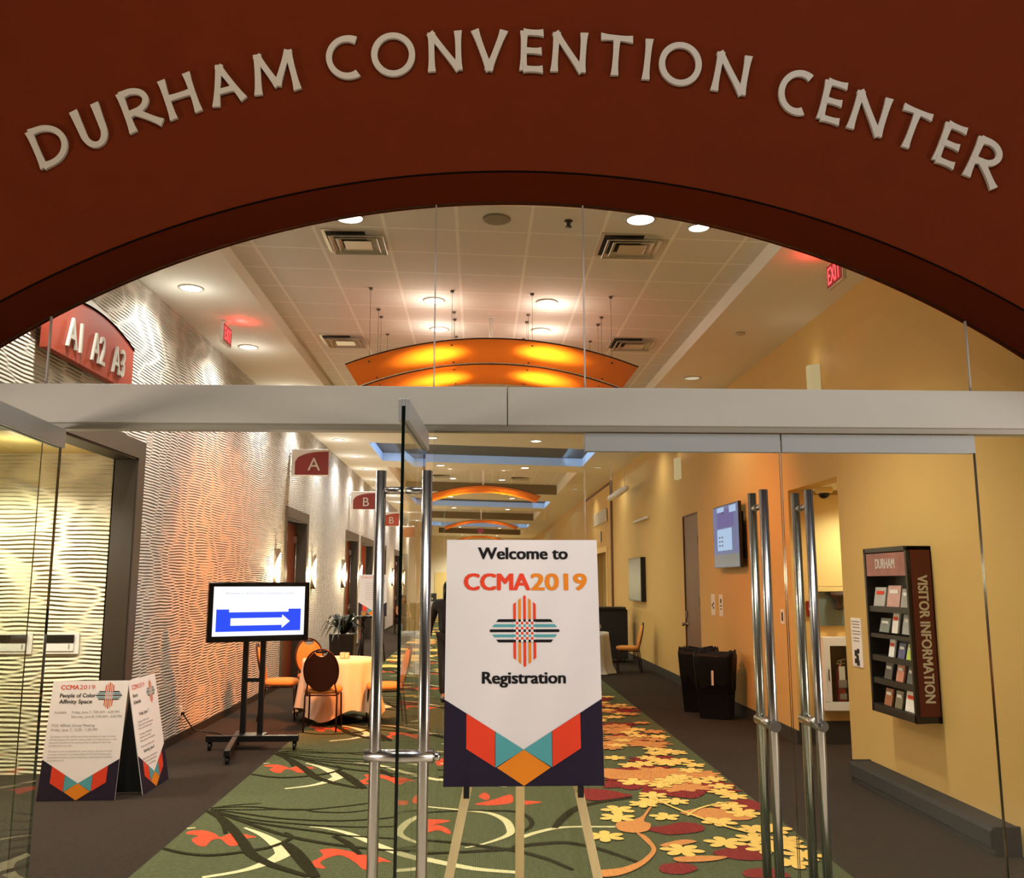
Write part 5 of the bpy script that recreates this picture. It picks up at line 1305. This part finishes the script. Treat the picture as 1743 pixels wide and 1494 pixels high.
make_bin('black waste bin with a bag over its rim, nearer one by the orange wall', 3.05, 7.62, radians(-28))
make_bin('black waste bin with a bag over its rim, farther one toward the brown door', 2.98, 8.22, radians(-24))
t = thing('round_table', 'table under a white cloth, half hidden behind the welcome poster', 'table', (2.08, 13.5, 0))
MB().lathe([(0, .735), (.44, .735), (.44, .755), (0, .755)], 0, 32).build('table_top', M['wood'], t); MB().lathe([(.05, 0), (.05, .735)], 0, 14).build('pedestal', M['black'], t)
mb = MB(); n = 90; v = []
for i in range(4): v += [(.44 * i / 3 * cos(2 * pi * k / n), .44 * i / 3 * sin(2 * pi * k / n), .758) for k in range(n)]
for i in range(1, 13):
    s = i / 12
    for k in range(n):
        a = 2 * pi * k / n; r = .447 + .05 * s + (.01 + .035 * s) * sin(11 * a) * min(1, s * 3) + .16 * max(0, s - .82) ** 1.2 * 3
        v.append((r * cos(a), r * sin(a), .756 - .744 * s))
mb.add(v, [(i * n + k, i * n + (k + 1) % n, (i + 1) * n + (k + 1) % n, (i + 1) * n + k) for i in range(15) for k in range(n)], 0, True)
tag(mb.build('tablecloth', M['white_cloth'], loc=(2.08, 13.5, 0)), 'white cloth to the floor over the far table beside the lone chair', 'tablecloth')
t = thing('folded_bag', 'grey rounded bundle on the white covered far table', 'bag', (2.22, 13.45, .759)); MB().ball((0, 0, .10), .16, .14, .10, 0, 18, 10).build('bundle', M['p_grey'], t); MB().path([(-.05, 0, .19), (-.03, 0, .22), (.03, 0, .22), (.05, 0, .19)], .01, 0, 6).build('handle', M['p_grey'], t)
t = thing('lectern', 'black rolling cabinet against the far yellow wall behind the covered table', 'cabinet', (2.92, 15.9, 0))
MB().box(-.32, .32, -.30, .30, .08, 1.12).build('body', M['black_matte'], t, bevel=.01); MB().box(-.37, .28, -.34, .32, 1.12, 1.17).build('top', M['black'], t, bevel=.006)
for x in (-.24, .24):
    for y in (-.22, .22): MB().tube((x - .012, y, .04), (x + .012, y, .04), .04, 0, 12).build('caster', M['black'], t)

# ================================================================== PEOPLE
def skinned(name, pts, edges, rad, m, parent, root=0, sub=1):
    me = bpy.data.meshes.new(name); me.from_pydata([tuple(p) for p in pts], edges, []); me.materials.append(m)
    o = bpy.data.objects.new(name, me); COL.objects.link(o); o.parent = parent
    sk = o.modifiers.new('skin', 'SKIN'); sk.use_smooth_shade = True
    for i, r in enumerate(rad):
        r = r if isinstance(r, tuple) else (r, r)
        me.skin_vertices[0].data[i].radius = r; me.skin_vertices[0].data[i].use_root = (i == root)
    ss = o.modifiers.new('sub', 'SUBSURF'); ss.levels = sub; ss.render_levels = sub
    return o
def skin_mesh_fix():
    pass
def hand(base, dirv, side, up):
    """vertices, edges, radii for a palm and five fingers hanging along dirv"""
    d = Vector(dirv).normalized(); s = Vector(side).normalized(); u = Vector(up).normalized()
    P = []; E_ = []; R_ = []
    b = Vector(base)
    for k, (off, L) in enumerate(((-.030, .062), (-.010, .072), (.010, .068), (.028, .054))):
        i0 = len(P); k0 = b + d * .075 + s * off
        P += [k0, k0 + d * L * .55 + u * .008, k0 + d * L + u * .028]; R_ += [.0105, .009, .0075]; E_ += [(i0, i0 + 1), (i0 + 1, i0 + 2)]
    i0 = len(P); P += [b + d * .03 - s * .034, b + d * .065 - s * .056 + u * .014, b + d * .09 - s * .052 + u * .026]; R_ += [.012, .0105, .009]; E_ += [(i0, i0 + 1), (i0 + 1, i0 + 2)]
    return P, E_, R_
def person(name, label, loc, rz, J, cloth, hairm, legm=None, arms='sleeve', hairlen=.18):
    t = thing(name, label, 'person', loc, rz)
    V = {k: Vector(p) for k, p in J.items()}
    # body: one continuous surface
    names = ['pelvis', 'waist', 'chest', 'neck', 'jaw', 'head', 'crown']
    pts = [V[k] for k in names]; rad = [(.115, .085), (.10, .075), (.115, .082), .052, (.062, .07), (.082, .096), (.05, .06)]
    ed = [(i, i + 1) for i in range(6)]
    idx = {k: i for i, k in enumerate(names)}
    def addv(k, r, par):
        idx[k] = len(pts); pts.append(V[k]); rad.append(r); ed.append((idx[par], idx[k]))
    for s in 'LR':
        addv('sh' + s, .058, 'chest'); addv('el' + s, .043, 'sh' + s); addv('wr' + s, .029, 'el' + s)
        d = (V['wr' + s] - V['el' + s]).normalized(); V['pm' + s] = V['wr' + s] + d * .06; addv('pm' + s, (.036, .018), 'wr' + s)
        addv('hip' + s, .085, 'pelvis'); addv('kn' + s, .058, 'hip' + s); addv('an' + s, .040, 'kn' + s); addv('toe' + s, (.042, .030), 'an' + s)
        side = Vector((0, 1, 0)) if abs(d.y) < .7 else Vector((1, 0, 0))
        hp, he, hr = hand(V['wr' + s], d, side, Vector((1 if s == 'R' else -1, 0, 0)))
        o0 = len(pts); pts += hp; rad += hr; ed += [(a + o0, b + o0) for a, b in he]
        for k in range(0, len(hp), 3): ed.append((idx['pm' + s], o0 + k))
    body = skinned('body', pts, ed, rad, M['skin'], t)
    # clothes follow the body
    g = .012
    cp_, ce, cr = [V['pelvis'] + Vector((0, 0, -.06)), V['waist'], V['chest'], V['chest'].lerp(V['neck'], .75)], [(0, 1), (1, 2), (2, 3)], [(.205, .17), (.180, .152), (.205, .165), (.09, .085)]
    for s in 'LR':
        o0 = len(cp_)
        if arms == 'sleeve':
            cp_ += [V['sh' + s], V['el' + s], V['el' + s].lerp(V['wr' + s], .93)]; cr += [.085, .068, .052]; ce += [(2, o0), (o0, o0 + 1), (o0 + 1, o0 + 2)]
        else:
            cp_ += [V['sh' + s], V['sh' + s].lerp(V['el' + s], .3)]; cr += [.070, .060]; ce += [(2, o0), (o0, o0 + 1)]
    skinned('jacket', cp_, ce, cr, M[cloth], t)
    lp, le, lr = [V['pelvis'] + Vector((0, 0, .03))], [], [(.185, .15)]
    for s in 'LR':
        o0 = len(lp); lp += [V['hip' + s], V['kn' + s], V['an' + s].lerp(V['kn' + s], -.06)]; lr += [.115, .082, .066]; le += [(0, o0), (o0, o0 + 1), (o0 + 1, o0 + 2)]
    skinned('trousers', lp, le, lr, M[legm or cloth], t)
    for s in 'LR':
        a, b = V['an' + s], V['toe' + s]; d = (b - a); d.z = 0; d.normalize()
        sh = MB().ball((a.x + d.x * .06, a.y + d.y * .06, b.z - .028 + .035), .05 + .075 * abs(d.x), .05 + .075 * abs(d.y), .042, 0, 14, 8); sh.build('shoe', M['black'], t)
    # hair cap and face
    h = V['head']; c = V['crown']; f = J['face']; F = Vector(f).normalized(); S = Vector((-F.y, F.x, 0))
    hb = MB(); n, m_ = 20, 12; v = []
    for i in range(m_ + 1):
        th = pi * .62 * i / m_
        for k in range(n):
            a = 2 * pi * k / n; dirr = F * cos(a) + S * sin(a)
            drop = .56 if cos(a) > .35 else 1.35
            tt = min(pi * .95, th * drop)
            v.append(tuple(h + Vector((0, 0, .02)) + dirr * (.100 * sin(min(tt, pi / 2 if tt > pi / 2 else tt)) + .01) - F * .012 + Vector((0, 0, .118 * cos(tt) - (hairlen * max(0, tt - pi / 2) * .8 if cos(a) < .35 else 0)))))
    hb.add(v, [(i * n + k, i * n + (k + 1) % n, (i + 1) * n + (k + 1) % n, (i + 1) * n + k) for i in range(m_) for k in range(n)], 0, True)
    hb.build('hair', M[hairm], t, fix=False)
    fb = MB()
    for s in (-1, 1):
        e_ = h + F * .088 + S * (.033 * s) + Vector((0, 0, -.005)); fb.ball(e_, .012, .012, .009, 0, 10, 6)
        fb.ball(h + S * (.085 * s) + Vector((0, 0, -.015)), .016, .016, .03, 2, 10, 6)
        fb.bar(e_ + F * .008 + S * -.018 + Vector((0, 0, .022)), e_ + F * .008 + S * .018 + Vector((0, 0, .024)), .006, .006, 1)
    fb.ball(h + F * .098 + Vector((0, 0, -.035)), .014, .014, .024, 2, 10, 6)
    fb.bar(h + F * .088 + S * -.022 + Vector((0, 0, -.072)), h + F * .088 + S * .022 + Vector((0, 0, -.072)), .010, .010, 3)
    fb.build('face', [M['white'], M['hair'], M['skin'], M['p_red']], t)
    return t
W_ = dict(pelvis=(0, 0, .96), waist=(0, -.01, 1.12), chest=(0, 0, 1.33), neck=(0, .0, 1.47), jaw=(0, -.03, 1.535), head=(0, -.02, 1.60), crown=(0, -.005, 1.675), face=(0, -1, 0),
          shR=(-.20, .0, 1.385), elR=(-.30, .04, 1.10), wrR=(-.325, -.02, .86), shL=(.185, .0, 1.385), elL=(.235, -.03, 1.10), wrL=(.24, -.10, .87),
          hipR=(-.09, 0, .90), knR=(-.095, -.10, .50), anR=(-.09, -.10, .10), toeR=(-.09, -.24, .035), hipL=(.09, 0, .90), knL=(.09, .02, .50), anL=(.09, .20, .11), toeL=(.09, .08, .035))
person('person', 'person in dark clothing walking, mostly hidden behind the welcome poster', (-.40, 9.5, 0), 0.08, W_, 'dark_cloth', 'hair')
S_ = dict(pelvis=(0, 0, .50), waist=(0, .03, .66), chest=(0, .02, .88), neck=(0, -.02, 1.03), jaw=(0, -.06, 1.085), head=(0, -.06, 1.15), crown=(0, -.045, 1.225), face=(0, -1, 0),
          shR=(-.18, .0, .94), elR=(-.22, -.04, .67), wrR=(-.20, -.24, .60), shL=(.18, 0, .94), elL=(.24, -.02, .67), wrL=(.20, -.22, .60),
          hipR=(-.09, -.03, .47), knR=(-.11, -.46, .48), anR=(-.11, -.46, .10), toeR=(-.11, -.60, .035), hipL=(.09, -.03, .47), knL=(.11, -.46, .48), anL=(.11, -.46, .10), toeL=(.11, -.60, .035))
person('person', 'seated person with dark hair and bare arms far down the left side', (-2.52, 27.0, 0), 0.5, S_, 'grey_cloth', 'hair', arms='bare', hairlen=.3)
t = thing('armchair', 'dark upholstered chair beside the seated person far away', 'chair', (-2.15, 27.6, 0), -.4)
MB().box(-.32, .32, -.30, .28, .12, .42).build('seat', M['grey_cloth'], t, bevel=.04); MB().box(-.32, .32, .20, .34, .40, 1.0).build('backrest', M['grey_cloth'], t, bevel=.05)
for s in (-1, 1): MB().box(s * .33 - .05, s * .33 + .05, -.28, .30, .12, .62).build('armrest', M['grey_cloth'], t, bevel=.03)
for x in (-.27, .27):
    for y in (-.24, .24): MB().box(x - .02, x + .02, y - .02, y + .02, 0, .12).build('leg', M['black'], t)
t = thing('dining_chair', 'plain seat under the seated person far down the left side', 'chair', (-2.50, 27.02, 0), .5)
MB().box(-.22, .22, -.2, .24, .36, .40).build('seat', M['fabric_back'], t); MB().box(-.2, .2, .22, .25, .40, .82).build('backrest', M['fabric_back'], t)
for x in (-.19, .19):
    for y in (-.17, .21): MB().box(x - .015, x + .015, y - .015, y + .015, 0, .36).build('leg', M['black'], t)
t = thing('buffet_table', 'white covered table at the far end of the corridor', 'table', (-2.35, 40.0, 0))
MB().box(-.5, .6, -.4, .4, 0.02, .78).build('white_cover', M['white_cloth'], t, bevel=.02); MB().box(-.48, .58, -.38, .38, .78, .80).build('table_top', M['white'], t)
t = thing('coffee_machine', 'dark appliance on the white covered table at the far end', 'appliance', (-2.2, 40.0, .80)); MB().box(-.25, .25, -.2, .2, 0, .38).build('body', M['black'], t, bevel=.02); MB().box(-.1, .1, -.24, -.2, .1, .16).build('spout', M['steel'], t)

# pieces of parts hang from their part
SUB = {'banquet_chair': {'hand_grip': 'back_frame', 'back_cushion': 'back_panel', 'cross_rail': 'side_rail'}, 'monitor_stand': {'lit_screen': 'bezel', 'caster': 'base_bar', 'crossbar': 'post'},
       'easel': {'peg': 'front_leg'}, 'trash_bin': {'white_sticker': 'body'}, 'extinguisher_cabinet': {'handle': 'frame', 'window': 'frame'}, 'fire_extinguisher': {'tag': 'valve', 'label_sticker': 'cylinder'},
       'blade_sign': {'lettering': 'red_face'}, 'room_sign': {'lettering': 'red_panel', 'top_edge': 'red_panel'}, 'brochure_rack': {'lettering': 'maroon_side', 'header_lettering': 'header_picture'},
       'wall_display': {'lit_screen': 'bezel'}, 'handle_reflection': {'pictogram': 'white_strip'}, 'wall_sconce': {'glowing_diffuser': 'half_cylinder_body'}, 'brochure': {'title_strip': 'cover'}, 'person': {'face': 'body', 'hair': 'body'},
       'downlight': {'lens': 'trim_ring'}, 'ceiling_vent': {'centre_plate': 'louvre'}, 'door_': {'lock_housing': 'pull_handle', 'exit_device': 'door_leaf', 'hinge': 'door_leaf', 'door_knob': 'door_leaf', 'lock_plate': 'door_leaf'}}
base = lambda n: n.split('.')[0]
for root in [o for o in SC.objects if o.parent is None]:
    for key, mp in SUB.items():
        if not (base(root.name) == key or (key == 'door_' and root.name.startswith('door_'))): continue
        kids = list(root.children)
        for c in kids:
            tgt = mp.get(base(c.name))
            if tgt:
                p_ = [k for k in kids if base(k.name) == tgt]
                if p_: c.parent = p_[min(len(p_) - 1, [k for k in kids if base(k.name) == base(c.name)].index(c))]
